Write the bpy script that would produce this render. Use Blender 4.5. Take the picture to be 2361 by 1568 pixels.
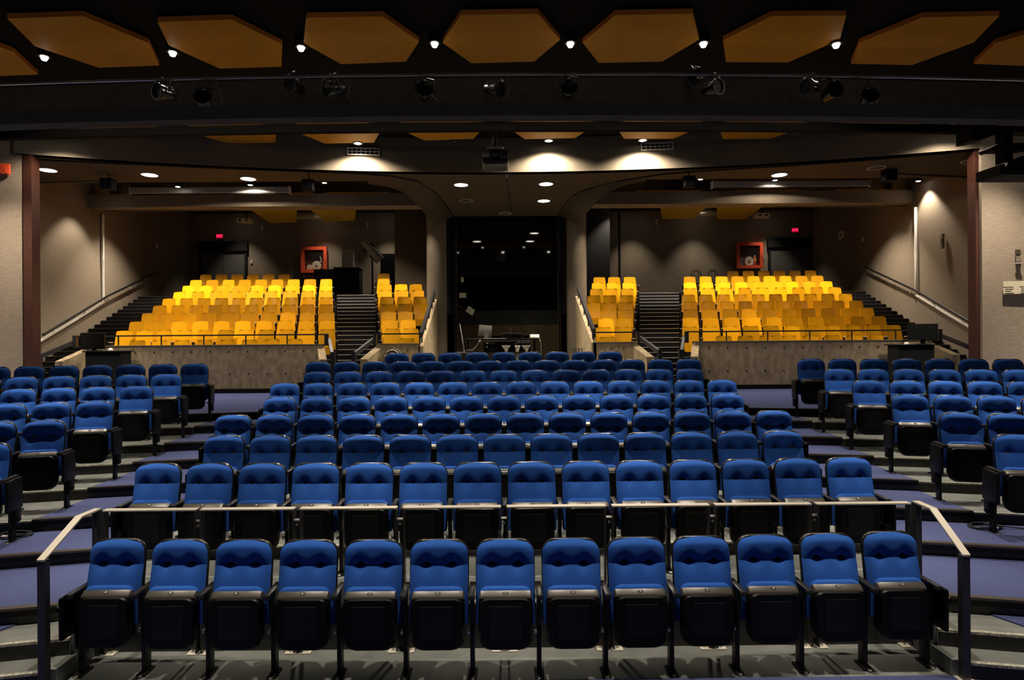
import bpy, bmesh, math, random
from mathutils import Vector, Matrix
random.seed(7)
D = bpy.data
for o in list(D.objects): D.objects.remove(o, do_unlink=True)
SC = bpy.context.scene
COL = SC.collection
pi = math.pi
# ------------------------------------------------------------------ camera
F = 1400.0; W, H = 2361, 1568
YAW, ROLL = .006, .0075
CAMZ = 2.70
fwd = Vector((math.sin(YAW), math.cos(YAW), 0)); r0 = Vector((math.cos(YAW), -math.sin(YAW), 0)); u0 = Vector((0, 0, 1))
RT = r0*math.cos(ROLL) - u0*math.sin(ROLL); UP = u0*math.cos(ROLL) + r0*math.sin(ROLL)
AX, AY = 1161 + F*math.tan(YAW), 775.0
cam = D.cameras.new('camera'); cam.sensor_width = 36; cam.sensor_fit = 'HORIZONTAL'; cam.lens = F/W*36
cam.shift_x = (W/2 - AX)/W; cam.shift_y = -(H/2 - AY)/W
cam.clip_end = 200
co = D.objects.new('camera', cam); COL.objects.link(co)
m = Matrix((RT, UP, -fwd)).transposed().to_4x4(); m.translation = (0, 0, CAMZ); co.matrix_world = m
SC.camera = co
# ------------------------------------------------------------------ world and exposure
wd = D.worlds.new('world'); SC.world = wd; wd.use_nodes = True
wd.node_tree.nodes['Background'].inputs[0].default_value = (0, 0, 0, 1)
wd.node_tree.nodes['Background'].inputs[1].default_value = 0
SC.view_settings.view_transform = 'Standard'; SC.view_settings.look = 'None'
SC.view_settings.gamma = 1; SC.view_settings.use_curve_mapping = False
SC.view_settings.exposure = 0.35
WARM = (1, .87, .70)
PW = dict(front=45, hidden=1050, first=850, soffit=480, small=300, case=60, rear=850, back=240, pier=260, wash=420, hall=1500)

def ray(px, py): return fwd + RT*((px-AX)/F) + UP*((AY-py)/F)
def P(px, py, Y):
    d = ray(px, py); return Vector((0, 0, CAMZ)) + d*(Y/d.y)
def PZ(px, py, z):
    d = ray(px, py); return Vector((0, 0, CAMZ)) + d*((z-CAMZ)/d.z)

# ------------------------------------------------------------------ materials
MAT = {}
def mat(name, col, rough=.6, metal=0, var=0., scale=20, bump=0., bscale=60, stretch=(1, 1, 1), emit=None, estr=0, spec=.5, rnd=0., col2=None, coat=0):
    m = D.materials.new(name); m.use_nodes = True; nt = m.node_tree; b = nt.nodes['Principled BSDF']
    b.inputs['Base Color'].default_value = (*col, 1); b.inputs['Roughness'].default_value = rough; b.inputs['Metallic'].default_value = metal
    b.inputs['Specular IOR Level'].default_value = spec
    if coat: b.inputs['Coat Weight'].default_value = coat; b.inputs['Coat Roughness'].default_value = .1
    tc = nt.nodes.new('ShaderNodeTexCoord'); mp = nt.nodes.new('ShaderNodeMapping'); mp.inputs['Scale'].default_value = stretch
    nt.links.new(tc.outputs['Object'], mp.inputs['Vector'])
    src = None
    if var or col2:
        n = nt.nodes.new('ShaderNodeTexNoise'); n.inputs['Scale'].default_value = scale; n.inputs['Detail'].default_value = 5
        nt.links.new(mp.outputs[0], n.inputs['Vector'])
        r = nt.nodes.new('ShaderNodeValToRGB'); r.color_ramp.elements[0].position = .3; r.color_ramp.elements[1].position = .7
        a = tuple(c*(1-var) for c in col); c2 = col2 or tuple(min(1, c*(1+var)) for c in col)
        r.color_ramp.elements[0].color = (*a, 1); r.color_ramp.elements[1].color = (*c2, 1)
        nt.links.new(n.outputs['Fac'], r.inputs['Fac']); src = r.outputs['Color']
    if rnd:
        oi = nt.nodes.new('ShaderNodeObjectInfo'); hs = nt.nodes.new('ShaderNodeHueSaturation')
        mr = nt.nodes.new('ShaderNodeMapRange'); mr.inputs['To Min'].default_value = 1-rnd; mr.inputs['To Max'].default_value = 1+rnd*.5
        nt.links.new(oi.outputs['Random'], mr.inputs['Value']); nt.links.new(mr.outputs[0], hs.inputs['Value'])
        hs.inputs['Color'].default_value = (*col, 1)
        if src: nt.links.new(src, hs.inputs['Color'])
        src = hs.outputs['Color']
    if src: nt.links.new(src, b.inputs['Base Color'])
    if bump:
        n2 = nt.nodes.new('ShaderNodeTexNoise'); n2.inputs['Scale'].default_value = bscale; n2.inputs['Detail'].default_value = 4
        nt.links.new(mp.outputs[0], n2.inputs['Vector'])
        bp = nt.nodes.new('ShaderNodeBump'); bp.inputs['Strength'].default_value = bump; bp.inputs['Distance'].default_value = .02
        nt.links.new(n2.outputs['Fac'], bp.inputs['Height']); nt.links.new(bp.outputs['Normal'], b.inputs['Normal'])
    if emit:
        b.inputs['Emission Color'].default_value = (*emit, 1); b.inputs['Emission Strength'].default_value = estr
    MAT[name] = m; return m
mat('blue_fabric', (.021, .094, .40), .85, var=.30, scale=260, bump=.25, bscale=420, spec=.15)
mat('black_plastic', (.003, .0028, .0025), .38, spec=.22)
mat('shell_plastic', (.012, .011, .009), .26)
mat('arm_plastic', (.016, .015, .014), .34)
mat('strip_plastic', (.055, .049, .042), .32)
mat('black_metal', (.005, .005, .005), .4, spec=.3)
mat('black_matte', (.006, .006, .006), .8, spec=.2)
mat('steel', (.55, .52, .47), .32, metal=.9)
mat('rail_top', (.62, .57, .48), .38, metal=.25)
mat('rail_paint', (.035, .034, .036), .3)
mat('badge', (.55, .52, .46), .35, metal=.4)
mat('ink', (.01, .01, .01), .6)
mat('white_ink', (.75, .72, .66), .6)
mat('carpet', (.066, .080, .185), .95, var=.28, scale=170, bump=.5, bscale=300, spec=.1)
mat('grey_floor', (.165, .175, .165), .42, var=.18, scale=5, bump=.05, bscale=20)
mat('tier_face', (.018, .018, .017), .4, var=.5, scale=12)
mat('worn_edge', (.42, .41, .33), .3, var=.6, scale=45, bump=.6, bscale=80)
mat('nosing', (.05, .042, .034), .35)
mat('stucco', (.275, .22, .165), .9, var=.12, scale=9, bump=.45, bscale=34, stretch=(1, 1, 4), spec=.15)
mat('fine_stucco', (.21, .17, .125), .9, var=.10, scale=9, bump=.35, bscale=60, stretch=(1, 1, 3), spec=.15)
mat('plaster', (.17, .14, .10), .85, var=.06, scale=5, spec=.2)
mat('soffit_paint', (.085, .063, .037), .8, spec=.2)
mat('concrete', (.42, .325, .20), .9, var=.30, scale=5, bump=.7, bscale=45, stretch=(1.6, 1.6, .8), spec=.2)
mat('dark_concrete', (.04, .029, .016), .9, var=.3, scale=3, stretch=(4, 4, .4), spec=.1)
mat('redwood', (.05, .013, .006), .6, var=.3, scale=10, stretch=(4, 4, .4))
mat('ceiling_black', (.010, .009, .008), .95, spec=.1)
mat('trough', (.085, .07, .06), .9, var=.15, scale=5, spec=.1)
mat('beam_grey', (.065, .065, .072), .85, var=.1, scale=6, spec=.1)
mat('orange_panel', (.52, .235, .016), .6, var=.05, scale=4, spec=.2)
mat('orange_edge', (.42, .13, .012), .7, spec=.2)
mat('yellow_panel', (.72, .52, .02), .6, spec=.2)
mat('yellow_seat', (.80, .375, .006), .25, rnd=.42, var=.04, scale=8)  # random tone per chair: own colour, plus uneven lighting put into the colour
mat('lamp', (1, .9, .75), .5, emit=(1, .93, .82), estr=16)
mat('bulb', (1, .9, .75), .5, emit=(1, .93, .82), estr=7)
mat('off_lamp', (.05, .045, .04), .5)
mat('white_trim', (.62, .58, .5), .5)
mat('white_plastic', (.62, .59, .53), .45)
mat('grey_paint', (.40, .37, .32), .5)
mat('computer_shell', (.24, .225, .19), .4, metal=.3)
mat('silver', (.5, .48, .44), .35, metal=.6)
mat('projector_grey', (.05, .048, .055), .45)
mat('red_paint', (.62, .075, .025), .4)
mat('alarm_red', (.85, .10, .03), .45)
mat('dark_red', (.10, .012, .01), .6)
mat('cream', (.62, .55, .40), .7, var=.2, scale=60)
mat('yellow_band', (.75, .5, .05), .4)
mat('door_paint', (.075, .072, .066), .45)
mat('dark_glass', (.002, .002, .002), .03, spec=.5)
mat('pane', (.02, .02, .02), .05, spec=.5)
mat('exit_light', (.3, .0, .02), .5, emit=(1, .02, .09), estr=2.4)
mat('exit_face', (.2, .0, .01), .5, emit=(1, .0, .05), estr=.12)
mat('stair_dark', (.008, .007, .008), .85, var=.3, scale=80, spec=.15)
mat('stair_nosing', (.6, .56, .5), .3, metal=.5)
mat('cable_white', (.60, .54, .45), .6)
mat('cable_black', (.012, .012, .012), .5)
mat('grey_metal', (.24, .245, .25), .4, metal=.3)
mat('lantern_black', (.006, .006, .006), .25)
mat('follow_grey', (.42, .46, .45), .35)
mat('brown_wall', (.055, .042, .028), .9, spec=.1)
mat('print_grey', (.2, .17, .12), .8)
mat('paper', (.5, .46, .36), .8)
mat('screen_black', (.006, .006, .006), .18)

def gl_pane():
    m = D.materials.new('clear_pane'); m.use_nodes = True; nt = m.node_tree
    b = nt.nodes['Principled BSDF']; b.inputs['Roughness'].default_value = .03
    b.inputs['Alpha'].default_value = .12; b.inputs['Base Color'].default_value = (.05, .05, .05, 1)
    MAT['clear_pane'] = m
gl_pane()

# ------------------------------------------------------------------ mesh helpers
class MB:
    def __init__(s): s.v = []; s.f = []
    def add(s, vs, fs):
        n = len(s.v); s.v += [tuple(v) for v in vs]; s.f += [tuple(i+n for i in f) for f in fs]; return s
    def box(s, c, d, rz=0, M=None):
        x, y, z = (k/2 for k in d); vs = []
        for a, b, e in ((-1,-1,-1),(1,-1,-1),(1,1,-1),(-1,1,-1),(-1,-1,1),(1,-1,1),(1,1,1),(-1,1,1)):
            v = Vector((a*x, b*y, e*z))
            if rz: v.rotate(Matrix.Rotation(rz, 3, 'Z'))
            if M: v = M @ v
            vs.append(v + Vector(c))
        return s.add(vs, [(0,3,2,1),(4,5,6,7),(0,1,5,4),(1,2,6,5),(2,3,7,6),(3,0,4,7)])
    def cbox(s, c, d, b=.006, M=None):
        bm = bmesh.new(); bmesh.ops.create_cube(bm, size=1)
        for v in bm.verts: v.co = Vector((v.co.x*d[0], v.co.y*d[1], v.co.z*d[2]))
        bmesh.ops.bevel(bm, geom=bm.edges[:], offset=b, segments=2, affect='EDGES', profile=.5)
        bm.verts.index_update()
        vs = [(M @ v.co if M else v.co) + Vector(c) for v in bm.verts]; fs = [[v.index for v in f.verts] for f in bm.faces]; bm.free()
        return s.add(vs, fs)
    def loft(s, rings, caps=True, closed=True):
        n = len(rings[0]); vs = [p for r in rings for p in r]; fs = []
        for i in range(len(rings)-1):
            for j in range(n if closed else n-1):
                k = (j+1) % n; fs.append((i*n+j, i*n+k, (i+1)*n+k, (i+1)*n+j))
        if caps: fs.append(tuple(range(n-1, -1, -1))); fs.append(tuple((len(rings)-1)*n+j for j in range(n)))
        return s.add(vs, fs)
    def prism(s, poly, z0, z1):
        return s.loft([[(x, y, z0) for x, y in poly], [(x, y, z1) for x, y in poly]])
    def xprism(s, poly, x0, x1):
        return s.loft([[(x0, y, z) for y, z in poly], [(x1, y, z) for y, z in poly]])
    def tube(s, pts, r, n=8, closed=False):
        pts = [Vector(p) for p in pts]; rings = []
        rr = r if isinstance(r, (list, tuple)) else [r]*len(pts)
        for i, p in enumerate(pts):
            a = pts[max(i-1, 0)]; b = pts[min(i+1, len(pts)-1)]
            t = (b-a).normalized() if (b-a).length > 1e-9 else Vector((0, 0, 1))
            u = t.cross(Vector((0, 0, 1)) if abs(t.z) < .9 else Vector((1, 0, 0))).normalized(); w = t.cross(u)
            rings.append([p + (u*math.cos(2*pi*k/n) + w*math.sin(2*pi*k/n))*rr[i] for k in range(n)])
        return s.loft(rings)
    def lathe(s, prof, c=(0, 0, 0), n=20, M=None):
        rings = []
        for r, z in prof:
            ring = []
            for k in range(n):
                v = Vector((r*math.cos(2*pi*k/n), r*math.sin(2*pi*k/n), z))
                ring.append((M @ v if M else v) + Vector(c))
            rings.append(ring)
        return s.loft(rings)
    def mesh(s, name, material, smooth=False, ang=.6):
        me = D.meshes.new(name); me.from_pydata(s.v, [], s.f)
        bm = bmesh.new(); bm.from_mesh(me); bmesh.ops.recalc_face_normals(bm, faces=bm.faces[:]); bm.to_mesh(me); bm.free()
        me.materials.append(MAT[material])
        if smooth:
            me.shade_smooth()
            try: me.set_sharp_from_angle(angle=ang)
            except Exception: pass
        return me
    def build(s, name, material, parent=None, smooth=False, ang=.6):
        if parent is not None:
            Mi = BASE[parent.name].inverted(); s.v = [tuple(Mi @ Vector(v)) for v in s.v]
        return link(name, s.mesh(name, material, smooth, ang), parent)
BASE = {}
ORD = ['first', 'second', 'third', 'fourth', 'fifth', 'sixth', 'seventh', 'eighth', 'ninth', 'tenth', 'eleventh', 'twelfth', 'thirteenth', 'fourteenth']
def link(name, me, parent=None, loc=None):
    o = D.objects.new(name, me); COL.objects.link(o)
    if parent is not None: o.parent = parent; BASE[o.name] = BASE[parent.name]
    else: BASE[o.name] = Matrix.Identity(4)
    if loc is not None: o.location = loc
    return o
def tag(o, label, cat=None, group=None, kind=None):
    o['label'] = label
    if cat: o['category'] = cat
    if group: o['group'] = group
    if kind: o['kind'] = kind
    return o
def thing(name, label, cat, loc=(0, 0, 0), rz=0, group=None, kind=None, sx=1):
    o = D.objects.new(name, None); COL.objects.link(o); o.location = loc; o.rotation_euler = (0, 0, rz); o.scale = (sx, 1, 1)
    o.empty_display_size = .1
    tag(o, label, cat, group, kind)
    BASE[o.name] = Matrix.Translation(Vector(loc)) @ Matrix.Rotation(rz, 4, 'Z') @ Matrix.Diagonal((sx, 1, 1, 1))
    return o
def struct(o, label, cat=None): return tag(o, label, cat, kind='structure')
def text_mesh(txt, size, material, M=Matrix.Identity(4), depth=.001):
    cu = D.curves.new('text', 'FONT'); cu.body = txt; cu.size = size; cu.align_x = 'CENTER'; cu.align_y = 'CENTER'; cu.extrude = depth; cu.resolution_u = 3
    o = D.objects.new('text', cu); COL.objects.link(o)
    dg = bpy.context.evaluated_depsgraph_get(); me = D.meshes.new_from_object(o.evaluated_get(dg))
    D.objects.remove(o, do_unlink=True); me.transform(M); me.materials.clear(); me.materials.append(MAT[material]); me.name = 'lettering'
    return me
def rrect(hw, z0, z1, rt, rb, n=5, arch=0.):
    pts = []
    def arc(cx, cz, r, a0):
        for k in range(n+1):
            a = a0 + pi/2*k/n; pts.append((cx + r*math.cos(a), cz + r*math.sin(a)))
    arc(hw-rt, z1-rt, rt, 0); arc(-hw+rt, z1-rt, rt, pi/2); arc(-hw+rb, z0+rb, rb, pi); arc(hw-rb, z0+rb, rb, 1.5*pi)
    return [(x, z - arch*(x/hw)**2*max(0, (z-z0)/(z1-z0))) for x, z in pts]
def spot(name, loc, power, angle, blend=.6, radius=.05, color=WARM, aim=None, parent=None):
    l = D.lights.new(name, 'SPOT'); l.energy = power; l.spot_size = math.radians(angle); l.spot_blend = blend; l.shadow_soft_size = radius; l.color = color
    o = D.objects.new(name, l); COL.objects.link(o)
    d = (Vector(aim)-Vector(loc)).normalized() if aim is not None else Vector((0, 0, -1))
    Mw = d.to_track_quat('-Z', 'Y').to_matrix().to_4x4(); Mw.translation = loc
    if parent is not None: o.parent = parent; o.matrix_local = BASE[parent.name].inverted() @ Mw
    else: o.matrix_world = Mw
    return o

# ================================================================== SETTING
ROWZ = [F*.53/s for s in (150.5, 124, 108, 96.5, 86.3, 77.8, 71.7, 65.9, 61.5)]
def zf(k): return 0. if k == 1 else .403 + .131*(k-2)
def edge(k): return 5.27 if k == 2 else ROWZ[k-1] - .52
SL = .22; XK = 3.9
floor = thing('floor', 'stepped auditorium floor of grey painted tiers with purple carpeted aisles', 'floor', kind='structure')
def poly_front(E, x0, x1, off=0.):
    xs = [x0] + [x for x in (-XK, XK) if x0 < x < x1] + [x1]
    return [(x, E + off - SL*max(0, abs(x)-XK)) for x in xs]
XW = 14.5
# front floor
MB().box((0, 2.4, -.1), (30, 6.2, .2)).build('floor_slab', 'grey_floor', floor)
MB().box((0, 2.22, .004), (30, 5.06, .012)).build('front_carpet', 'carpet', floor)
for k in range(2, 10):
    E = edge(k); E2 = edge(k+1) if k < 9 else None; z = zf(k)
    fr = poly_front(E, -XW, XW)
    bk = [(x, y + .02) for x, y in poly_front(E2, -XW, XW)][::-1] if E2 else [(XW, 27), (-XW, 27)]
    MB().prism(fr+bk, -.2 if k == 2 else z-.45, z).build('tier', 'grey_floor', floor)
    # dark riser face and worn lip
    for (a, b) in ((-XW, -XK), (-XK, XK), (XK, XW)):
        pf = poly_front(E, a, b)
        f2 = [(x, y-.012) for x, y in pf]; b2 = [(x, y+.01) for x, y in pf][::-1]
        zb = zf(k-1) if k > 2 else 0
        MB().prism(f2+b2, zb+.001, z-.016).build('riser', 'tier_face', floor)
        f3 = [(x, y-.02) for x, y in pf]
        MB().prism(f3+b2, z-.016, z+.003).build('tier_lip', 'worn_edge', floor)
# carpet in the aisles with black nosing
for s in (-1, 1):
    for k in range(2, 10):
        E = edge(k); z = zf(k)
        E2 = (edge(k+1)-.03) if k < 9 else 15.1
        xi = {2: 3.86, 3: 3.80}.get(k, 3.78); xo = {2: 11, 3: 9.0}.get(k, 5.3)
        if k >= 9: xi, xo = 3.2, 12.0
        def yy(x, e): return e - SL*max(0, abs(x)-XK)
        if k < 4 or k == 9: poly = [(xi, yy(xi, E)), (xo, yy(xo, E)), (xo, yy(xo, E2)), (xi, yy(xi, E2))]
        else: poly = [(xi, yy(xi, E)), (xo, yy(xo, E)), (xo, yy(xo, E2)), (xi, yy(xi, E2))]
        if k == 9: poly[0] = (xi, E); poly[3] = (xi, 15.1); poly[2] = (xo, 15.1)
        pl = [(s*x, y) for x, y in poly]
        MB().prism(pl, z, z+.012).build('aisle_carpet', 'carpet', floor)
        a, b = poly[0], poly[1]
        nz = [(s*a[0], a[1]-.03), (s*b[0], b[1]-.03), (s*b[0], b[1]+.035), (s*a[0], a[1]+.035)]
        MB().prism(nz, z-.004, z+.018).build('step_nosing', 'nosing', floor)
        MB().prism(nz, z-.055, z-.004).build('step_nosing', 'black_plastic', floor)
    # three front steps beside the first row
    for i, (y0, zt) in enumerate(((4.72, .134), (4.97, .269))):
        pl = [(s*3.55, y0), (s*9, y0-SL*5.1), (s*9, 5.3), (s*3.55, 5.3)]
        MB().prism(pl, 0, zt).build('front_step', 'grey_floor', floor)
        MB().prism([(s*3.56, y0-.012), (s*9, y0-.012-SL*5.1), (s*9, y0+.01-SL*5.1), (s*3.56, y0+.01)], .002 if i == 0 else .136, zt-.016).build('riser', 'tier_face', floor)
        MB().prism([(s*3.55, y0-.02), (s*9, y0-.02-SL*5.1), (s*9, y0+.02-SL*5.1), (s*3.55, y0+.02)], zt-.016, zt+.004).build('tier_lip', 'worn_edge', floor)
        x0 = 4.12
        MB().prism([(s*(x0+.2), y0-SL*(x0-3.7)), (s*9, y0-SL*5.2), (s*9, 5.28), (s*x0, 5.28)], zt, zt+.012).build('aisle_carpet', 'carpet', floor)
        MB().prism([(s*(x0+.18), y0-.03-SL*.6), (s*9, y0-.03-SL*5.2), (s*9, y0+.03-SL*5.2), (s*(x0+.18), y0+.03-SL*.6)], zt-.05, zt+.018).build('step_nosing', 'nosing', floor)
    MB().prism([(s*3.50, 4.74), (s*3.56, 4.74), (s*3.56, 5.27), (s*3.50, 5.27)], 0, .135).build('stair_curb', 'grey_floor', floor)
    MB().prism([(s*3.50, 4.98), (s*3.56, 4.98), (s*3.56, 5.27), (s*3.50, 5.27)], .135, .40).build('stair_curb', 'grey_floor', floor)

# ceilings
ZC = 7.65
struct(MB().box((0, 6.2, ZC+.1), (44, 18, .2)).build('ceiling', 'ceiling_black'), 'black painted auditorium ceiling above the orange panels')
ZS = 6.80
def arcY(x): return 15.19 - 1.74*(x/10.6)**2
NL = 32
xs = [-10.72 + 21.40*i/NL for i in range(NL+1)]
front = [(x, arcY(x)) for x in xs]
EDG = {-1: [((870, 400), (847, 424, 16.2)), ((930, 410), (899, 432, 16.3)), ((968, 420), (932, 444, 16.5)), ((1000, 440), (953, 461, 16.9)), ((1020, 460), (970, 481, 17.5)), ((1036, 484), (990, 505, 18.6)), ((1045, 499), (1006, 524, 20.0))],
       1: [((1470, 410), (1492, 417, 16.2)), ((1424, 417), (1441, 427, 16.3)), ((1372, 431), (1400, 444, 16.5)), ((1340, 446), (1376, 464, 17.0)), ((1312, 468), (1356, 488, 17.9)), ((1288, 498), (1329, 518, 20.0))]}
GR = {k: [PZ(*a, ZS) for a, b in v] for k, v in EDG.items()}
YS = 15.98
poly = front + [(12.3, 13.9), (12.42, YS), (GR[1][0].x, YS)] + [(p.x, p.y) for p in GR[1]] + [(p.x, p.y) for p in GR[-1][::-1]] + [(GR[-1][0].x, YS), (-12.42, YS), (-12.3, 13.9)]
sof = thing('ceiling', 'curved brown soffit with recessed downlights over the rear seating opening', 'ceiling', kind='structure')
MB().prism(poly, ZS, ZS+.3).build('soffit_slab', 'soffit_paint', sof)
for k in (-1, 1):
    ea = GR[k]; eb = [P(*b) for a, b in EDG[k]]
    rings = []
    for a, b_ in zip(ea, eb):
        mid = a.lerp(b_, .5) + Vector((0, 0, .03)); up_ = Vector((0, 0, .06))
        rings.append([a, mid, b_, b_+up_, mid+up_, a+up_])
    MB().loft(rings).build('arched_soffit', 'soffit_paint', sof, True, .9)
for pxs in (((75, 366), (300, 377), (600, 390), (800, 397), (900, 404), (960, 416), (1005, 444), (1030, 474), (1045, 498)), ((2235, 347), (2000, 368), (1798, 382), (1629, 392), (1530, 400), (1424, 417), (1352, 436), (1322, 450), (1298, 476), (1288, 498))):
    for off in (0, .09):
        MB().tube([PZ(px, py, ZS-.002) + Vector((0, off, 0)) for px, py in pxs], .014, 6).build('reveal_line', 'black_matte', sof)
fas = MB().loft([[(x, y-.01, ZS) for x, y in front] + [(x, y+.22, ZS) for x, y in front[::-1]], [(x, y-.01, 8.1) for x, y in front] + [(x, y+.22, 8.1) for x, y in front[::-1]]]).build('wall_header', 'plaster', None, True, .3)
struct(fas, 'curved plaster bulkhead above the opening to the yellow seating')
# rear ceiling
struct(MB().box((0, 20.6, 8.2), (29, 12.0, .2)).build('ceiling', 'brown_wall'), 'dark ceiling above the yellow seating')
# front hall walls
def wallslab(name, a, b, z0, z1, th, material, label, kind='structure'):
    a = Vector(a); b = Vector(b); n = Vector((-(b-a).y, (b-a).x)).normalized()*th
    q = [a, b, b+n, a+n]
    return tag(MB().prism([(v.x, v.y) for v in q], z0, z1).build(name, material), label, None, None, kind)
wallslab('wall_left', (-18, 11.9), (-10.64, 13.5), 0, 8.1, .3, 'stucco', 'rough grey stucco wall with the red alarm strobe')
wallslab('wall_right', (10.62, 13.4), (18, 11.8), 0, 8.1, .3, 'stucco', 'rough grey stucco wall with the paper notice')
for i, (s, x) in enumerate(((-1, P(72, 600, 13.6).x), (1, P(2260, 600, 13.5).x))):
    t = MB().box((x, 13.62, 4.06), (.19, .24, 5.46)).build('trim_%d' % (i+1), 'redwood')
    struct(t, 'dark red timber post at the edge of the opening beside the %s' % ('red alarm strobe' if s < 0 else 'paper notice'))
def wx(Y): return 12.47 + .1*(Y-16.3)
wallslab('wall_left', (-wx(13.75), 13.75), (-wx(26.5), 26.5), 1.2, 8.2, .25, 'fine_stucco', 'grey stucco side wall above the side stairs by the flat screen lectern')
wallslab('wall_right', (wx(26.5), 26.5), (wx(13.75), 13.75), 1.2, 8.2, .25, 'fine_stucco', 'grey stucco side wall above the side stairs by the turned screen lectern')
YB = 26.4
def xat(px, Y): return (px-1161)/F*Y
def wbox(name, x0, x1, y0, y1, z0, z1, material, label):
    return struct(MB().box(((x0+x1)/2, (y0+y1)/2, (z0+z1)/2), (x1-x0, y1-y0, z1-z0)).build(name, material), label)
wbox('wall_back', -13.9, -2.9, YB, YB+.25, 1.3, 8.3, 'fine_stucco', 'rear stucco wall behind the black console and follow spotlight')
wbox('wall_back', 4.63, 13.9, YB, YB+.25, 1.3, 8.3, 'fine_stucco', 'rear stucco wall behind the two black tube chairs')
wbox('wall_back', xat(912, 21.4), xat(990, 21.4), 21.4, 26.4, 1.3, 8.1, 'brown_wall', 'dark brown wall pier beside the control booth and follow spotlight')
wbox('wall_back', xat(1342, 22.4), xat(1408, 22.4), 22.4, 26.4, 1.3, 8.1, 'black_matte', 'black block standing in for the shaded alcove beside the control booth')  # solid black block; the alcove's shade is put into its colour
wbox('trim_3', 5.05, 5.11, YB-.06, YB, 4.2, 8.1, 'black_matte', 'narrow black vertical strip on the rear wall')
# hanging cross beam
for s, nm, x0, x1 in ((-1, 'follow spotlight', -wx(18.7), 0), (1, 'two black tube chairs', 0, wx(18.7))):
    xa, xb = (x0, -2.35) if s < 0 else (2.55, x1)
    struct(MB().box(((xa+xb)/2, 19.0, 6.935), (abs(xb-xa), .6, .385)).build('wall_header', 'fine_stucco'), 'long plaster beam hung below the ceiling on the side of the ' + nm)

# ---------------------------------------------------------------- control booth and channel
booth = thing('window_1', 'dark control booth window with black frame reflecting the downlights', 'window', (0.16, 21.3, 1.32), kind='structure')
YG = 21.3
bx0, bx1 = P(1050, 700, YG).x, P(1290, 700, YG).x
zsill, ztop = 3.43, 6.8
MB().box(((bx0+bx1)/2, YG, (zsill+ztop)/2), (bx1-bx0, .02, ztop-zsill)).build('glass_pane', 'dark_glass', booth)
MB().box(((bx0+bx1)/2, YG-.05, 1.32+.2+.9), (bx1-bx0+.8, .10, 2.1)).build('sill_wall', 'dark_concrete', booth)
MB().box(((bx0+bx1)/2, YG-.06, 3.35), (bx1-bx0, .1, .5)).build('sill_panel', 'black_matte', booth)
for x in (bx0, bx1):
    MB().box((x, YG-.10, 4.06), (.08, .14, 5.46)).build('frame_post', 'black_metal', booth)
    MB().tube([(x+.07*(1 if x == bx0 else -1), YG-.2, 1.4), (x+.07*(1 if x == bx0 else -1), YG-.2, 6.78)], .014, 6).build('frame_trim', 'nosing', booth)
    s = 1 if x == bx0 else -1
    MB().box((x-s*.24, YG-.05, 4.06), (.40, .1, 5.46)).build('side_panel', 'black_matte', booth)
for s, x in ((-1, P(1006, 600, 20.5).x), (1, P(1330, 600, 20.5).x)):
    pl = [(x+.34*math.cos(a*pi/8), 20.6+.34*math.sin(a*pi/8)) for a in range(16)]
    t = MB().prism(pl, 1.3, 6.85).build('wall_pier', 'plaster', None, True, .9); struct(t, 'rounded plaster pier beside the control booth on the side of the %s' % ('follow spotlight' if s < 0 else 'black alcove'))
# sloping side walls of the centre channel, with flat rail
for s, f0, b0, nm in ((-1, (976, 798), (1008, 690), 'follow spotlight'), (1, (1364, 790), (1326, 682), 'black alcove')):
    a = P(*f0, 15.2); b = P(*b0, 20.3); th = -.12*s
    w = thing('wall_sloped', 'concrete wall rising beside the sound desk channel on the side of the ' + nm, None, (a.x, a.y, 1.32), kind='structure')
    MB().loft([[(a.x, a.y, 1.3), (a.x, a.y, a.z), (b.x, b.y, b.z), (b.x, b.y, 1.3)], [(a.x-th, a.y, 1.3), (a.x-th, a.y, a.z), (b.x-th, b.y, b.z), (b.x-th, b.y, 1.3)]]).build('wall_slab', 'concrete', w)
    r = thing('handrail', 'flat black sloping handrail above the channel wall on the side of the ' + nm, 'handrail', (a.x, a.y, a.z))
    ra = a + Vector((-th/2, 0, .28)); rb = b + Vector((-th/2, -.3, .22))
    d = rb-ra; L = d.length; q = d.to_track_quat('Y', 'Z').to_matrix()
    MB().box((ra+rb)/2, (.08, L, .14), M=q).build('rail', 'rail_paint', r)
    for t in (.06, .3, .55, .8, .97):
        p = ra.lerp(rb, t); MB().box((p.x, p.y, p.z-.16), (.03, .03, .32)).build('post', 'rail_paint', r)
    dk = P(1020 if s < 0 else 1316, 760, 20.6).x
    wbox('trim_%d' % (4 if s < 0 else 5), dk-.12, dk+.12, 20.9, 21.0, 1.32, 3.95, 'black_matte', 'tall black curtain strip at the edge of the channel on the side of the ' + nm)

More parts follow.
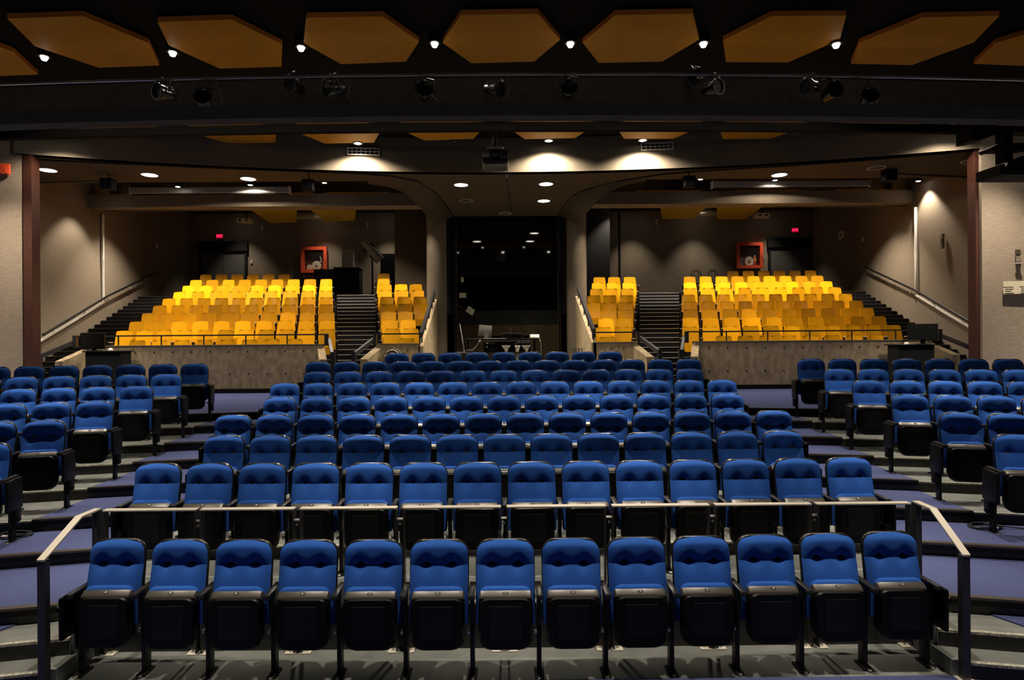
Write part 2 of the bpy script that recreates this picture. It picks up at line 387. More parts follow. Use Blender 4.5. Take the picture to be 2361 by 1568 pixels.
# ---------------------------------------------------------------- rear tiers, stairs and parapets
RZ1, RDZ = 15.65, .728
def ry(j): return RZ1 + RDZ*(j-1)
def rtop(j): return 2.66 + .2625*(j-1)
def rfl(j): return rtop(j) - .82
rear = thing('floor', 'dark stepped platforms carrying the yellow chairs', 'floor', (0, 15, 1.32), kind='structure')
def blockx(name, Y):
    t = (Y-15.65)/6.55
    return {'OL': (xat(262+200*t, Y), xat(776, Y)), 'OR': (xat(1572, Y), xat(2092-210*t, Y)),
            'IL': (xat(870-4*t, Y), xat(968+36*t, Y)+.12), 'IR': (xat(1372-45*t, Y)-.1, xat(1472, Y))}[name]
for bn in ('OL', 'OR', 'IL', 'IR'):
    for j in range(1, 11):
        y0 = ry(j)-.42; y1 = ry(j+1)-.40 if j < 10 else 26.4
        a0, b0 = blockx(bn, y0); a1, b1 = blockx(bn, y1)
        if j == 10: a1, b1 = blockx(bn, 22.6)
        MB().prism([(a0, y0), (b0, y0), (b1, y1), (a1, y1)], 1.3, rfl(j)).build('tier', 'stair_dark', rear)
for sx_ in (-1, 1):
    MB().box((sx_*8.75, 24.65, rfl(10)-.17), (9.6, 3.5, .3)).build('landing', 'stair_dark', rear)
def stair(label, fl, fr, n=22, y0=13.95, zb=1.32, nm_='stair_nosing'):
    st = thing('staircase', label, 'stairs', (0, y0, zb), kind='structure')
    rise = (rfl(10)-zb)/n; run = (22.0-y0)/n
    for i in range(n):
        ya, yb = y0+run*i, y0+run*(i+1)+.02; z = zb+rise*(i+1)
        q = [(fl(ya), ya), (fr(ya), ya), (fr(yb), yb), (fl(yb), yb)]
        MB().prism(q, zb-.02, z).build('step', 'stair_dark', st)
        MB().prism([(fl(ya)+.02, ya-.012), (fr(ya)-.02, ya-.012), (fr(ya)-.02, ya+.012), (fl(ya)+.02, ya+.012)], z-.012, z+.004).build('nosing', nm_, st)
    return st
stair('dark centre stairs with metal nosings rising to the follow spotlight', lambda y: xat(777, y), lambda y: xat(868, y))
stair('dark centre stairs with metal nosings rising beside the black alcove', lambda y: xat(1474, y), lambda y: xat(1568, y))
def tt(y): return (y-15.65)/6.55
def sl_ladder(s):
    if s < 0: return (lambda y: -wx(max(16.3, y))+.02, lambda y: xat(258+200*tt(y), y))
    return (lambda y: xat(2096-210*tt(y), y), lambda y: wx(max(16.3, y))-.02)
stair('dark side stairs climbing along the wall past the flat screen lectern', *sl_ladder(-1), y0=14.6, nm_='nosing')
stair('dark side stairs climbing along the wall past the turned screen lectern', *sl_ladder(1), y0=14.6, nm_='nosing')

def parapet(label, x0, x1, zt, wings, holes, rows=2, yp=15.2, railz=None, posts=(), raillabel=None, endposts=()):
    p = thing('wall_parapet', label, None, ((x0+x1)/2, yp, 1.32), kind='structure')
    MB().box(((x0+x1)/2, yp+.1, (1.32+zt)/2), (x1-x0, .2, zt-1.32)).build('parapet_wall', 'concrete', p)
    MB().box(((x0+x1)/2, yp+.1, zt+.012), (x1-x0+.02, .23, .026)).build('coping', 'plaster', p)
    MB().box(((x0+x1)/2, yp-.01, 1.38), (x1-x0, .02, .11)).build('baseboard', 'black_matte', p)
    for n in range(1, int((x1-x0)/.62)):
        MB().box((x0+n*.62, yp-.001, (1.44+zt)/2), (.007, .004, zt-1.46)).build('form_joint', 'concrete', p)
    for hx, hz in holes:
        MB().lathe([(.0, 0), (.022, 0), (.022, .006), (0, .006)], (hx, yp-.004, hz), 10, Matrix.Rotation(pi/2, 3, 'X')).build('tie_hole', 'ink', p)
    for s, xe in wings:
        dx = .28*s
        MB().loft([[(xe, yp+.2, 1.32), (xe, yp+.2, zt), (xe+dx, yp-.55, zt-.34), (xe+dx, yp-.55, 1.32)], [(xe-.18*s, yp+.2, 1.32), (xe-.18*s, yp+.2, zt), (xe+dx-.18*s, yp-.55, zt-.34), (xe+dx-.18*s, yp-.55, 1.32)]]).build('wing_wall', 'concrete', p)
    return p
def holes(x0, x1, n, zs): return [(x0+(x1-x0)*i/(n-1), z) for z in zs for i in range(n)]
ZP = 2.51
xo0, xo1 = P(190, 800, 15.2).x, P(742, 800, 15.2).x
parapet('concrete parapet with tie holes below the yellow block and flat screen lectern', xo0, xo1, ZP, [(-1, xo0), (1, xo1)], holes(P(312, 810, 15.2).x, P(700, 810, 15.2).x, 10, (2.36,)) + holes(P(531, 860, 15.2).x, P(701, 860, 15.2).x, 5, (1.80,)))
xr0, xr1 = P(1602, 795, 15.2).x, P(2150, 795, 15.2).x
parapet('concrete parapet with tie holes below the yellow block and turned screen lectern', xr0, xr1, ZP, [(-1, xr0), (1, xr1)], holes(P(1634, 805, 15.2).x, P(2025, 805, 15.2).x, 10, (2.36,)) + holes(P(1635, 855, 15.2).x, P(1807, 855, 15.2).x, 5, (1.78,)))
xi0, xi1 = P(868, 800, 15.2).x, P(968, 800, 15.2).x
parapet('short concrete parapet beside the stairs rising to the follow spotlight', xi0, xi1, ZP, [(-1, xi0)], [(P(940, 808, 15.2).x, 2.36)])
xj0, xj1 = P(1368, 795, 15.2).x, P(1470, 795, 15.2).x
parapet('short concrete parapet beside the stairs along the black alcove', xj0, xj1, ZP, [(1, xj1)], [(P(1410, 807, 15.2).x, 2.36), (P(1438, 807, 15.2).x, 2.36)])
def prail(label, x0, x1, posts, ends, zt=2.775, yp=15.3):
    r = thing('guard_rail', label, 'railing', ((x0+x1)/2, yp, ZP))
    MB().box(((x0+x1)/2, yp, zt), (x1-x0, .05, .035)).build('top_bar', 'rail_paint', r)
    for x in posts: MB().box((x, yp, (ZP+zt)/2), (.025, .025, zt-ZP)).build('post', 'rail_paint', r)
    for x, s in ends:
        MB().box((x, yp, (ZP+zt)/2+.0), (.09, .09, zt-ZP+.03)).build('end_post', 'rail_paint', r)
        dx = .30*s
        d = Vector((dx, -.8, -.36)); q = d.to_track_quat('Y', 'Z').to_matrix()
        MB().box((x+dx/2+.05*s, yp-.35, ZP+.12-.17), (.07, d.length, .10), M=q).build('sloped_bar', 'rail_paint', r)
        MB().box((x+dx+.06*s, yp-.72, (1.32+ZP-.16)/2), (.10, .10, ZP-.16-1.32)).build('newel_post', 'rail_paint', r)
g = lambda px: P(px, 790, 15.3).x
prail('thin black guard rail on the parapet behind the flat screen lectern', g(172), g(755), [g(x) for x in (273, 372, 470, 567, 662)], [(g(174), -1), (g(753), 1)])
prail('thin black guard rail on the parapet behind the turned screen lectern', g(1582), g(2170), [g(x) for x in (1613, 1675, 1770, 1867, 1964, 2065)], [(g(1583), -1), (g(2166), 1)])
prail('short black guard rail on the parapet beside the stairs to the follow spotlight', g(862), g(972), [g(969)], [(g(865), -1)])
prail('short black guard rail on the parapet beside the stairs along the black alcove', g(1366), g(1472), [g(1369)], [(g(1471), 1)])

# ================================================================== LIGHT FITTINGS
def downlight(name, label, p, dia, power, angle=80, blend=.7, drop=.0, on=True, group=None, aim=None, body=0., ring=1.25, can=None, lm='lamp', rad=.06):
    t = thing(name, label, 'light', p, group=group)
    r = dia/2
    MB().lathe([(r, .02), (r*ring, .02), (r*ring, -.012), (r, -.012), (r, .02)], p, 24).build('trim_ring', 'white_trim' if not can else can, t, True)
    if body: MB().lathe([(r*1.02, -.01), (r*ring, .0), (r*ring, body), (0, body)], p, 20).build('can', 'black_metal', t, True)
    MB().lathe([(0, .004), (r, .004), (r, -.004), (r*.6, -.02-drop), (0, -.03-drop)], p, 20).build('lamp', lm if on else 'off_lamp', t, True)
    if on and power: spot('lamp_light', Vector(p)+Vector((0, 0, -.06-drop)), power, angle, blend, rad, aim=aim, parent=t)
    return t
G1 = 'bright downlights between the orange ceiling panels'
for i, (px, py) in enumerate(((102, 130), (398, 120), (694, 108), (1002, 99), (1315, 99), (1622, 99), (1928, 101))):
    p = PZ(px, py, 7.50)
    downlight('ceiling_spotlight', 'bright round spotlight beside the orange panels, %s from the red alarm strobe wall' % ORD[i], p, .13, PW['front'], 150, .1, drop=.045, group=G1, body=.16, ring=1.5, can='black_metal', lm='bulb')
for row, Y in enumerate((8.05, 4.25)):
    for i in range(9):
        x = (i-4)*2.6
        downlight('ceiling_spotlight', 'round spotlight in the ceiling above the %s' % ('fifth row of blue seats' if row == 0 else 'front row of blue seats'), (x, Y - .05*max(0, abs(x)-3), 7.5), .16, PW['hidden' if row == 0 else 'first'], 52 if row == 0 else 54, .5, drop=.05, group='downlights above the blue seats', body=.15, ring=1.5, can='black_metal', rad=.07)
for (px, py, on) in ((110, 392, 1), (345, 403, 1), (572, 412, 1), (1063, 426, 1), (1259, 424, 1), (1254, 463, 1), (1797, 403, 1), (1075, 463, 0), (1165, 492, 0), (2020, 387, 0), (2238, 372, 0)):
    p = PZ(px, py, ZS-.006)
    downlight('recessed_downlight', 'large round recessed downlight glowing in the brown soffit' if on else 'unlit round recessed downlight in the brown soffit', p, .36, PW['soffit'], 95, .8, on=bool(on), group='lit soffit downlights' if on else 'unlit soffit downlights', ring=1.15)
for (px, py) in ((238, 434), (410, 430), (577, 426), (748, 421), (1615, 413), (1787, 415), (2117, 417)):
    p = P(px, py, 17.95)
    cs = px in (577, 1787)
    t = downlight('pendant_downlight', 'small bright cylindrical downlight hanging in front of the plaster beam', p, .15, PW['case'] if cs else PW['small'], 164 if cs else 96, .08 if cs else .5, group='small downlights along the plaster beam', body=.16, ring=1.3, can='black_metal')
    MB().tube([(p.x, p.y, p.z+.16), (p.x, p.y, 8.1)], .012, 6).build('stem', 'black_metal', t)
p = P(1417, 470, 22.0)
downlight('pendant_downlight', 'small bright downlight near the black alcove', p, .17, PW['small']*1.2, 95, .7, body=.16, ring=1.3, can='black_metal')
_t = D.objects['pendant_downlight.007']; MB().tube([(p.x, p.y, p.z+.16), (p.x, p.y, 8.1)], .012, 6).build('stem', 'black_metal', _t)
for (px, py, on) in ((825, 330, 1), (1265, 324, 1), (1482, 323, 1), (1048, 326, 0)):
    x = xat(px, 14.5); p = P(px, py, arcY(x)-.42)
    t = downlight('wall_washer', 'round downlight washing the curved plaster bulkhead' if on else 'unlit round downlight before the curved plaster bulkhead', p, .20, PW['wash'], 150, .5, on=bool(on), group='downlights along the plaster bulkhead' if on else None, body=.15, ring=1.2, can='black_metal')
    MB().tube([(p.x, p.y, p.z+.15), (p.x, p.y, ZC)], .012, 6).build('stem', 'black_metal', t)
for px, py, nm in ((120, 306, 'red alarm strobe'), (2190, 290, 'paper notice')):
    x = xat(px, 13.4); p = P(px, py, arcY(x)-.55)
    t = downlight('wall_washer', 'downlight washing the bulkhead end nearest the ' + nm, p, .2, 150, 150, .5, body=.12, ring=1.2, can='black_metal')
    MB().tube([(p.x, p.y, p.z+.12), (p.x, p.y, ZC)], .012, 6).build('stem', 'black_metal', t)
for s in (-1, 1):
    sd = 'follow spotlight side' if s < 0 else 'black alcove side'
    for i, x in enumerate((4.7, 6.9, 9.1, 11.3)):
        t = downlight('rear_downlight', 'round pendant downlight behind the plaster beam, %s from the centre, %s' % (ORD[i], sd), (s*x, 19.65, 7.2), .16, PW['rear'], 106, .8, body=.12, ring=1.3, can='black_metal')
        MB().tube([(s*x, 19.65, 7.32), (s*x, 19.65, 8.1)], .012, 6).build('stem', 'black_metal', t)
    x = 3.0 if s < 0 else 3.25
    t = downlight('rear_downlight', 'round pendant downlight close to the rounded pier, ' + sd, (s*x, 19.65, 7.2), .16, PW['pier'], 84, .7, body=.12, ring=1.3, can='black_metal')
    MB().tube([(s*x, 19.65, 7.32), (s*x, 19.65, 8.1)], .012, 6).build('stem', 'black_metal', t)
    for i, x in enumerate((5.6, 8.3, 11.45)):
        if s < 0: x = (4.9, 7.6, 11.2)[i]
        downlight('rear_downlight', 'small downlight close to the rear wall, %s from the centre, %s' % (ORD[i], sd), (s*x, 25.45, 8.07), .16, PW['back'], 80, .8, body=.0, ring=1.3, can='black_metal')
# wall lights of the front hall, out of the frame to the sides
for s in (-1, 1):
    for x, y in ((10.5, 12.3), (12.3, 11.9)):
        downlight('hall_downlight', 'round downlight close to the rough stucco wall', (s*x, y, 7.5), .16, PW['hall'], 75, .9, group='downlights along the stucco walls', body=.15, ring=1.3, can='black_metal')

# ================================================================== CEILING PANELS, BEAMS, RIG
def hexpanel(pts, label, group, th=.10, m1='orange_panel', m2='orange_edge', hang=7.65):
    c = sum(pts, Vector())/len(pts)
    t = thing('acoustic_panel', label, 'panel', c, group=group)
    z = pts[0].z
    MB().add([(p.x, p.y, z) for p in pts] + [(p.x, p.y, z+.004) for p in pts], [tuple(range(6)), tuple(range(11, 5, -1))] + [(i, (i+1) % 6, 6+(i+1) % 6, 6+i) for i in range(6)]).build('panel_face', m1, t)
    MB().add([(p.x, p.y, z+.004) for p in pts] + [(p.x, p.y, z+th) for p in pts], [tuple(range(6)), tuple(range(11, 5, -1))] + [(i, (i+1) % 6, 6+(i+1) % 6, 6+i) for i in range(6)]).build('panel_edge', m2, t)
    for k in (0, 1, 3, 4):
        p = c.lerp(pts[k], .6); MB().tube([(p.x, p.y, z+th-.01), (p.x, p.y, hang)], .008, 5).build('hanger', 'black_metal', t)
    return t
HEX1 = [((17, 43), (191, 37), (342, 99), (367, 151), (228, 156), (81, 107)), ((363, 51), (534, 45), (651, 103), (649, 154), (507, 158), (389, 105)),
        ((706, 41), (883, 38), (966, 96), (936, 142), (787, 148), (700, 100)), ((1062, 35), (1241, 32), (1291, 92), (1232, 142), (1087, 146), (1020, 98)),
        ((1419, 35), (1597, 32), (1612, 91), (1527, 142), (1380, 145), (1343, 98)), ((1778, 37), (1951, 36), (1937, 91), (1817, 144), (1674, 143), (1667, 94)),
        ((2128, 40), (2304, 37), (2245, 98), (2103, 150), (1962, 147), (1982, 99)), ((2480, 45), (2660, 42), (2555, 103), (2385, 153), (2245, 147), (2296, 99)),
        ((-330, 60), (-152, 52), (30, 120), (88, 172), (-55, 177), (-225, 125))]
for i_, h in enumerate(HEX1):
    hexpanel([PZ(x, y, 7.52) for x, y in h], 'large orange hexagonal ceiling panel, %s from the red alarm strobe wall' % ORD[(i_+1) % 9], 'orange ceiling panels nearest the stage', th=.08)
for (a, b) in (((300, 340), (411, 337)), ((529, 335), (639, 333)), ((749, 331), (862, 329)), ((978, 324), (1092, 320)), ((1210, 321), (1326, 318.5)), ((1439, 320), (1553, 320)), ((1667, 321), (1778, 320)), ((1896, 326), (2005, 328))):
    A = PZ(*a, 7.36); B = PZ(*b, 7.36); c = (A+B)/2; u = (B-A).normalized(); n = Vector((u.y, -u.x, 0)); w = 1.17/2
    pts = [c+n*1.85-u*w, c+n*1.85+u*w, c+n*.85+u*.97, B, A, c+n*.85-u*.97]
    if c.y - .0 > arcY(c.x)-.05: pts = [q - Vector((0, c.y-arcY(c.x)+.06, 0)) for q in pts]
    hexpanel(pts, 'orange hexagonal acoustic panel between the black beam and the plaster bulkhead', 'orange ceiling panels by the bulkhead', th=.08)
for pts_, nm in ((((556, 468), (684, 465), (684, 490), (684, 513), (622, 515), (572, 480)), 'nearest the exit sign beside the small projector'), (((700, 470), (822, 468), (820, 490), (818, 509), (750, 512), (712, 480)), 'above the hose cabinet behind the black console'),
                 (((1520, 462), (1646, 460), (1634, 471), (1601, 505), (1527, 505), (1523, 482)), 'nearest the black alcove'), (((1653, 462), (1775, 460), (1765, 471), (1720, 506), (1653, 506), (1653, 484)), 'beside the projector above the extinguisher cabinet')):
    hexpanel([PZ(x, y, 7.32) for x, y in pts_], 'yellow acoustic ceiling panel ' + nm, None, m1='yellow_panel', m2='yellow_panel', hang=8.1)
PYE = 19.95
for (xa, xb, s) in ((212, 380, -1), (385, 545, -1), (600, 720, -1), (750, 897, -1), (1468, 1615, 1), (1700, 1850, 1), (1930, 2157, 1)):
    A = P(xa, 451 if s < 0 else 435, PYE); B = P(xb, 451 if s < 0 else 435, PYE); zz = 7.36; A.z = B.z = zz
    c = (A+B)/2; u = Vector((1, 0, 0)); n = Vector((0, 1, 0)); w = (B-A).length/2
    pts = [A, B, c+n*.3+u*(w+.02), c+n*.6+u*w, c+n*.6-u*w, c+n*.3-u*(w+.02)]
    hexpanel(pts, 'yellow acoustic panel seen edge-on above the plaster beam', 'yellow panels above the plaster beam', m1='yellow_panel', m2='orange_panel', hang=8.1)

def bow(x, Y): return Y*(1 + .030*(x/(Y*.84))**2)
def bowed_beam(name, material, Y, y1, z0, z1, label, n=24, X=19, rnd=0):
    rings = []
    for i in range(n+1):
        x = -X+2*X*i/n; b = bow(x, Y)-Y
        if rnd: prof = [(Y+b+(y1-Y)/2+(y1-Y)/2*math.cos(a*pi/8), (z0+z1)/2+(z1-z0)/2*math.sin(a*pi/8)) for a in range(16)]
        else: prof = [(Y+b, z0), (y1+b, z0), (y1+b, z1), (Y+b, z1)]
        rings.append([(x, yy_, zz) for yy_, zz in prof])
    return struct(MB().loft(rings).build(name, material, None, bool(rnd), .9), label)
def zat(py, Y, px=1161): return P(px, py, Y).z
bowed_beam('trim_6', 'beam_grey', 9.10, 9.35, zat(266, 9.1), zat(236, 9.1), 'rounded dark grey front lip of the lighting trough')
bowed_beam('wall_trough', 'trough', 9.85, 9.92, zat(262, 9.85), zat(179, 9.85), 'dark plaster back of the lighting trough behind the stage lanterns')
bowed_beam('trim_7', 'ceiling_black', 11.6, 11.72, zat(300, 11.6), zat(281, 11.6), 'black steel beam behind the lighting trough')
# lighting pipe
pz_ = zat(171, 9.3)
pipe = thing('lighting_pipe', 'long grey steel pipe carrying the stage lanterns below the ceiling', 'pipe', (0, 9.3, pz_))
def pipeY(x): return bow(x, 9.3)
MB().tube([(x, pipeY(x), pz_) for x in [i*.8 for i in range(-15, 16)]], .022, 8).build('pipe', 'steel', pipe, True)
for x in (-10.2, 10.2): MB().box((x, pipeY(x)+.58, (pz_-.1+ZC)/2), (.03, .03, ZC-pz_+.1)).build('hanger', 'black_metal', pipe)
def lantern(px, py, yaw_, pitch_, label, sc=1.0, lit=1):
    Y = 9.55; p = P(px, py, Y); sc = .72*sc
    t = thing('stage_lantern', label, 'stage light', p)
    R_ = Matrix.Rotation(yaw_, 3, 'Z') @ Matrix.Rotation(pitch_, 3, 'X')
    def T(v): return p + R_ @ (Vector(v)*sc)
    M_ = R_ @ Matrix.Rotation(pi/2, 3, 'X') * sc
    b = MB().lathe([(0, -.26), (.08, -.26), (.12, -.20), (.125, -.02), (.145, .0), (.16, .12), (.17, .13), (.17, .16), (.155, .16), (.15, .13), (.05, .12), (0, .12)], p, 20, M_)
    b.build('body', 'lantern_black', t, True)
    MB().lathe([(.15, .155), (.19, .155), (.19, .175), (.15, .175), (.15, .155)], p, 20, M_).build('colour_frame', 'lantern_black', t, True)
    MB().cbox(T((0, -.165, .18)), (.06*sc, .02, .04*sc), .004, R_).build('frame_clip', 'grey_metal', t)
    for k in range(3): MB().box(T((0, .05+.05*k, .135)), (.16*sc, .012, .02), M=R_).build('cooling_fin', 'lantern_black', t)
    yk = [p + Vector((math.cos(yaw_)*.2*sc*s, math.sin(yaw_)*.2*sc*s, 0)) for s in (-1, 1)]
    top = p + Vector((0, .0, .30*sc)); ym = [v + Vector((0, 0, .27*sc)) for v in yk]
    MB().tube([yk[0], ym[0], top, ym[1], yk[1]], .013, 6).build('yoke', 'black_metal', t)
    py_ = Vector((p.x, pipeY(p.x), pz_))
    MB().tube([top, top.lerp(py_, .5)+Vector((0, 0, .02)), py_], .018, 6).build('clamp', 'black_metal', t)
    MB().tube([p+Vector((.09, .12, 0)), p+Vector((.2, .12, -.10)), p+Vector((.24, .08, .06)), Vector((p.x+.22, pipeY(p.x), pz_))], .006, 6).build('cable', 'cable_black', t)
    return t
LN = [(378, 214, -.5, .1, 'first lantern from the red alarm strobe end of the pipe'), (472, 235, .2, -.35, 'lantern pointing steeply down past the lip, second from the red alarm strobe end'), (680, 197, -.4, .1, 'third lantern from the red alarm strobe end of the pipe'),
      (768, 204, -.9, .2, 'lantern turned aside, fourth from the red alarm strobe end'), (979, 212, .15, -.1, 'fifth lantern from the red alarm strobe end of the pipe'), (1140, 205, .9, .3, 'lantern turned away beside the projector cable'), (1310, 208, 0, -.1, 'lantern above the unobstructed middle of the control booth'),
      (1594, 184, .1, .1, 'lantern mounted high on the pipe with its yoke near the spotlight'), (1643, 204, .55, .05, 'lantern leaning close beside the high-mounted lantern'), (1868, 200, -1.0, .2, 'lantern turned sideways, third from the paper notice end'), (1915, 214, .05, -.1, 'lantern second from the paper notice end of the pipe'), (1998, 232, -.1, -.4, 'lantern pointing down over the lip, last towards the paper notice')]
for px, py, a, b, lb in LN: lantern(px, py, a, b, 'black stage ' + lb)
NUM = [(749, 155, '48', 'alone above the sideways lantern on the pipe'), (987, 147, '42', 'directly above the fifth lantern on the pipe'), (1033, 146, '41', 'beside the plate above the fifth lantern'), (1268, 144, '40', 'on the projector side of the booth lantern'), (1327, 142, '39', 'on the far side of the booth lantern from the projector')]
for px, py, tx, pl_ in NUM:
    p = P(px, py, 9.25)
    t = thing('number_plate', 'small dark plate reading %s, %s' % (tx, pl_), 'sign', p)
    MB().box(p, (.11, .008, .09)).build('plate', 'brown_wall', t)
    MB().box((p.x, p.y+.02, (p.z+pz_)/2), (.012, .012, abs(p.z-pz_))).build('bracket', 'black_metal', t)
    link('digits', text_mesh(tx, .085, 'ink', Matrix.Translation((0, -.006, 0)) @ Matrix.Rotation(pi/2, 4, 'X')), t)

# projector under the beam
p = P(1142, 370, 13.0)
t = thing('projector', 'grey ceiling projector with dark round lens hanging on a thin pole', 'projector', p)
body = [[(x*sx, y, z*sz) for x, z in rrect(.285, -.17, .17, .05, .11)] for y, sx, sz in ((-.28, .92, .9), (-.24, 1, 1), (.25, 1, 1), (.28, .9, .9))]
MB().loft([[tuple(Vector(q)+p) for q in r] for r in body]).build('housing', 'projector_grey', t, True, .5)
MB().lathe([(0, .02), (.09, .02), (.11, .05), (.12, .05), (.12, -.02), (0, -.02)], p+Vector((0, -.28, .03)), 20, Matrix.Rotation(pi/2, 3, 'X')).build('lens', 'black_plastic', t, True)
MB().box(p+Vector((.2, -.272, .06)), (.12, .02, .11)).build('vent', 'black_matte', t)
MB().cbox(p+Vector((0, 0, .225)), (.36, .3, .05), .008).build('mount_plate', 'silver', t)
MB().tube([p+Vector((.02, 0, .24)), (p.x+.02, p.y, ZC)], .02, 8).build('pole', 'black_metal', t)
MB().tube([p+Vector((-.10, 0, .24)), p+Vector((-.03, 0, .55))], .008, 6).build('stay', 'steel', t)
c0 = p+Vector((.25, 0, -.2)); c1 = PZ(1168, 415, ZS-.02); c2 = PZ(1180, 492, ZS-.02)
tag(MB().tube([c0, c0+Vector((.02, .3, -.12)), Vector((c1.x-.02, arcY(0)-.1, ZS-.10)), c1, c2], .012, 6).build('projector_cable', 'cable_black'), 'black cable running from the projector back along the soffit', 'cable')
# vents on the bulkhead
for px, py, nm in ((838, 350, 'with clear white louvre cells beside the lit wall'), (1515, 338, 'half in shadow beside the third lit downlight')):
    x = xat(px, 14.5); Y = arcY(x)-.03; p = P(px, py, Y)
    a = math.atan2(2*1.74*x/10.6**2, 1)
    t = thing('air_vent', 'rectangular air grille on the bulkhead ' + nm, 'vent', p, rz=-a)
    MBm = lambda: MB()
    def lp(v): return tuple(BASE[t.name] @ Vector(v))
    def lbox(c, d, name, mt):
        b = MB().box(c, d); b.v = [lp(v) for v in b.v]; b.build(name, mt, t)
    lbox((0, .01, 0), (.74, .02, .15), 'backing', 'black_matte')
    for z in (-.08, .08): lbox((0, -.02, z), (.78, .05, .02), 'frame_bar', 'white_trim')
    for x_ in (-.38, .38): lbox((x_, -.02, 0), (.02, .05, .15), 'frame_bar', 'white_trim')
    lbox((0, -.02, 0), (.74, .035, .01), 'louvre', 'white_trim')
    for k in range(1, 7): lbox((-.38+.76*k/7, -.02, 0), (.01, .035, .15), 'louvre', 'white_trim')
# projection screen cases
for (xa, xb, ya, nm) in ((303, 668, (440, 440), 'on the side of the follow spotlight'), (1642, 2002, (425, 425), 'on the side of the two black tube chairs')):
    A = P(xa, ya[0], 18.32); B = P(xb, ya[1], 18.32); z = (A.z+B.z)/2; A.z = B.z = z
    t = thing('projection_screen', 'long grey roll-up projection screen case hanging ' + nm, 'screen case', (A+B)/2)
    MB().cbox((A+B)/2, ((B-A).length, .2, .19), .02).build('case', 'grey_paint', t)
    MB().box((A+B)/2+Vector((0, -.02, -.105)), ((B-A).length-.06, .10, .03)).build('bottom_slot', 'black_matte', t)
    for q in (A, B):
        MB().box(q, (.02, .22, .22)).build('end_cap', 'white_trim', t)
        MB().tube([q+Vector((0, 0, .1)), (q.x, q.y, 8.1)], .01, 5).build('hanger', 'black_metal', t)
for (px, py, nm) in ((250, 425, 'nearest the red alarm strobe'), (712, 428, 'at the screen case end below the bulkhead grille'), (1588, 420, 'beside the half-shadowed side of the opening'), (2050, 405, 'next to the star-bright downlight')):
    p = P(px, py, 15.2)
    t = thing('loudspeaker', 'black box loudspeaker hanging under the soffit ' + nm, 'speaker', p)
    MB().cbox(p, (.29, .24, .28), .02).build('cabinet', 'black_matte', t)
    MB().box(p+Vector((0, -.122, 0)), (.24, .01, .24)).build('grille', 'black_plastic', t)
    MB().tube([p+Vector((0, 0, .13)), (p.x, p.y, ZS+.01)], .015, 6).build('bracket', 'black_metal', t)
for (a, b, nm) in (((84, 436), (241, 419), 'strobe side'), ((2250, 415), (2068, 402), 'notice side')):
    A = PZ(*a, ZS-.02); A.y = min(A.y, YS-.05); A.x = max(-wx(A.y)+.03, min(wx(A.y)-.03, A.x)); B = PZ(*b, ZS-.02)
    tag(MB().tube([A, B], .022, 6).build('cable_conduit', 'plaster'), 'thin straight conduit fixed under the soffit on the alarm %s' % nm, 'conduit')
# wall conduits and handrails on the side walls
def wallpt(px, py, s):
    d = ray(px, py)   # intersect x = s*(12.47+.1(Y-16.3)) minus a little
    k = (10.84-.06)/(s*d.x/d.y - .1)/d.y
    return Vector((0, 0, CAMZ)) + d*k
for s, pts, hr, nm in ((-1, ((237, 495), (237, 600), (239, 697), (160, 746), (90, 788)), ((92, 772), (240, 684), (358, 627)), 'flat screen lectern'), (1, ((2111, 478), (2111, 580), (2113, 681), (2180, 722), (2246, 761)), ((2247, 745), (2113, 668), (1998, 615)), 'turned screen lectern')):
    tag(MB().tube([wallpt(x, y, s) for x, y in pts], .042, 8).build('wall_conduit', 'white_plastic', None, True), 'pale conduit dropping down the side wall and along the handrail by the ' + nm, 'conduit')
    t = thing('handrail', 'dark round handrail along the side wall by the ' + nm, 'handrail', wallpt(*hr[0], s))
    off = Vector((-s*.08, 0, 0))
    MB().tube([wallpt(x, y, s)+off for x, y in hr], .032, 8).build('rail', 'black_metal', t, True)
    A, B = wallpt(*hr[0], s), wallpt(*hr[2], s)
    for k in (.08, .3, .5, .7, .86, .95):
        q = A.lerp(B, k); MB().box(q+off*.5+Vector((0, 0, -.04)), (.09, .04, .03)).build('bracket', 'white_trim', t)
for s, a, b, nm in ((-1, (240, 492), (545, 484), 'strobe'), (1, (1790, 471), (2108, 476), 'notice')):
    A = P(*a, 19.15); B = P(*b, 19.15); A.z = B.z = 6.722
    tag(MB().tube([A, B], .016, 6).build('cable_conduit', 'plaster'), 'thin pale conduit along the lower edge of the plaster beam, alarm %s side' % nm, 'conduit')

# ================================================================== BLUE SEATS
def grid_mesh(z0, z1, nz, ns, yf, name, hwf, material):
    b = MB(); n = ns+1
    zs_ = [z0+(z1-z0)*(i/nz) for i in range(nz+1)]
    vs = []; fs = []
    for z in zs_:
        for j in range(n):
            s = -1+2*j/ns; x = s*hwf(z); vs.append((x, yf(s, z), z - (.014*(s*s) if z > .9 else 0)*((z-.9)/.165)))
    for i in range(nz):
        for j in range(ns): fs.append((i*n+j, i*n+j+1, (i+1)*n+j+1, (i+1)*n+j))
    # back skirt
    b.add(vs, fs)
    m_ = b.mesh(name, material, True, 1.6)
    return m_
ZT, ZSM = 1.065, .868
def yb(z): return -(ZT-z)*.15
def hw_back(z):
    r = .10; h = .2365 - .003*(z-.45)/.6
    zz = ZT-.007
    if z > zz-r: h = h - r + math.sqrt(max(0, r*r-(z-(zz-r))**2))
    return h-.003
def ebell(s, p=6): return max(0, 1-abs(s)**p)
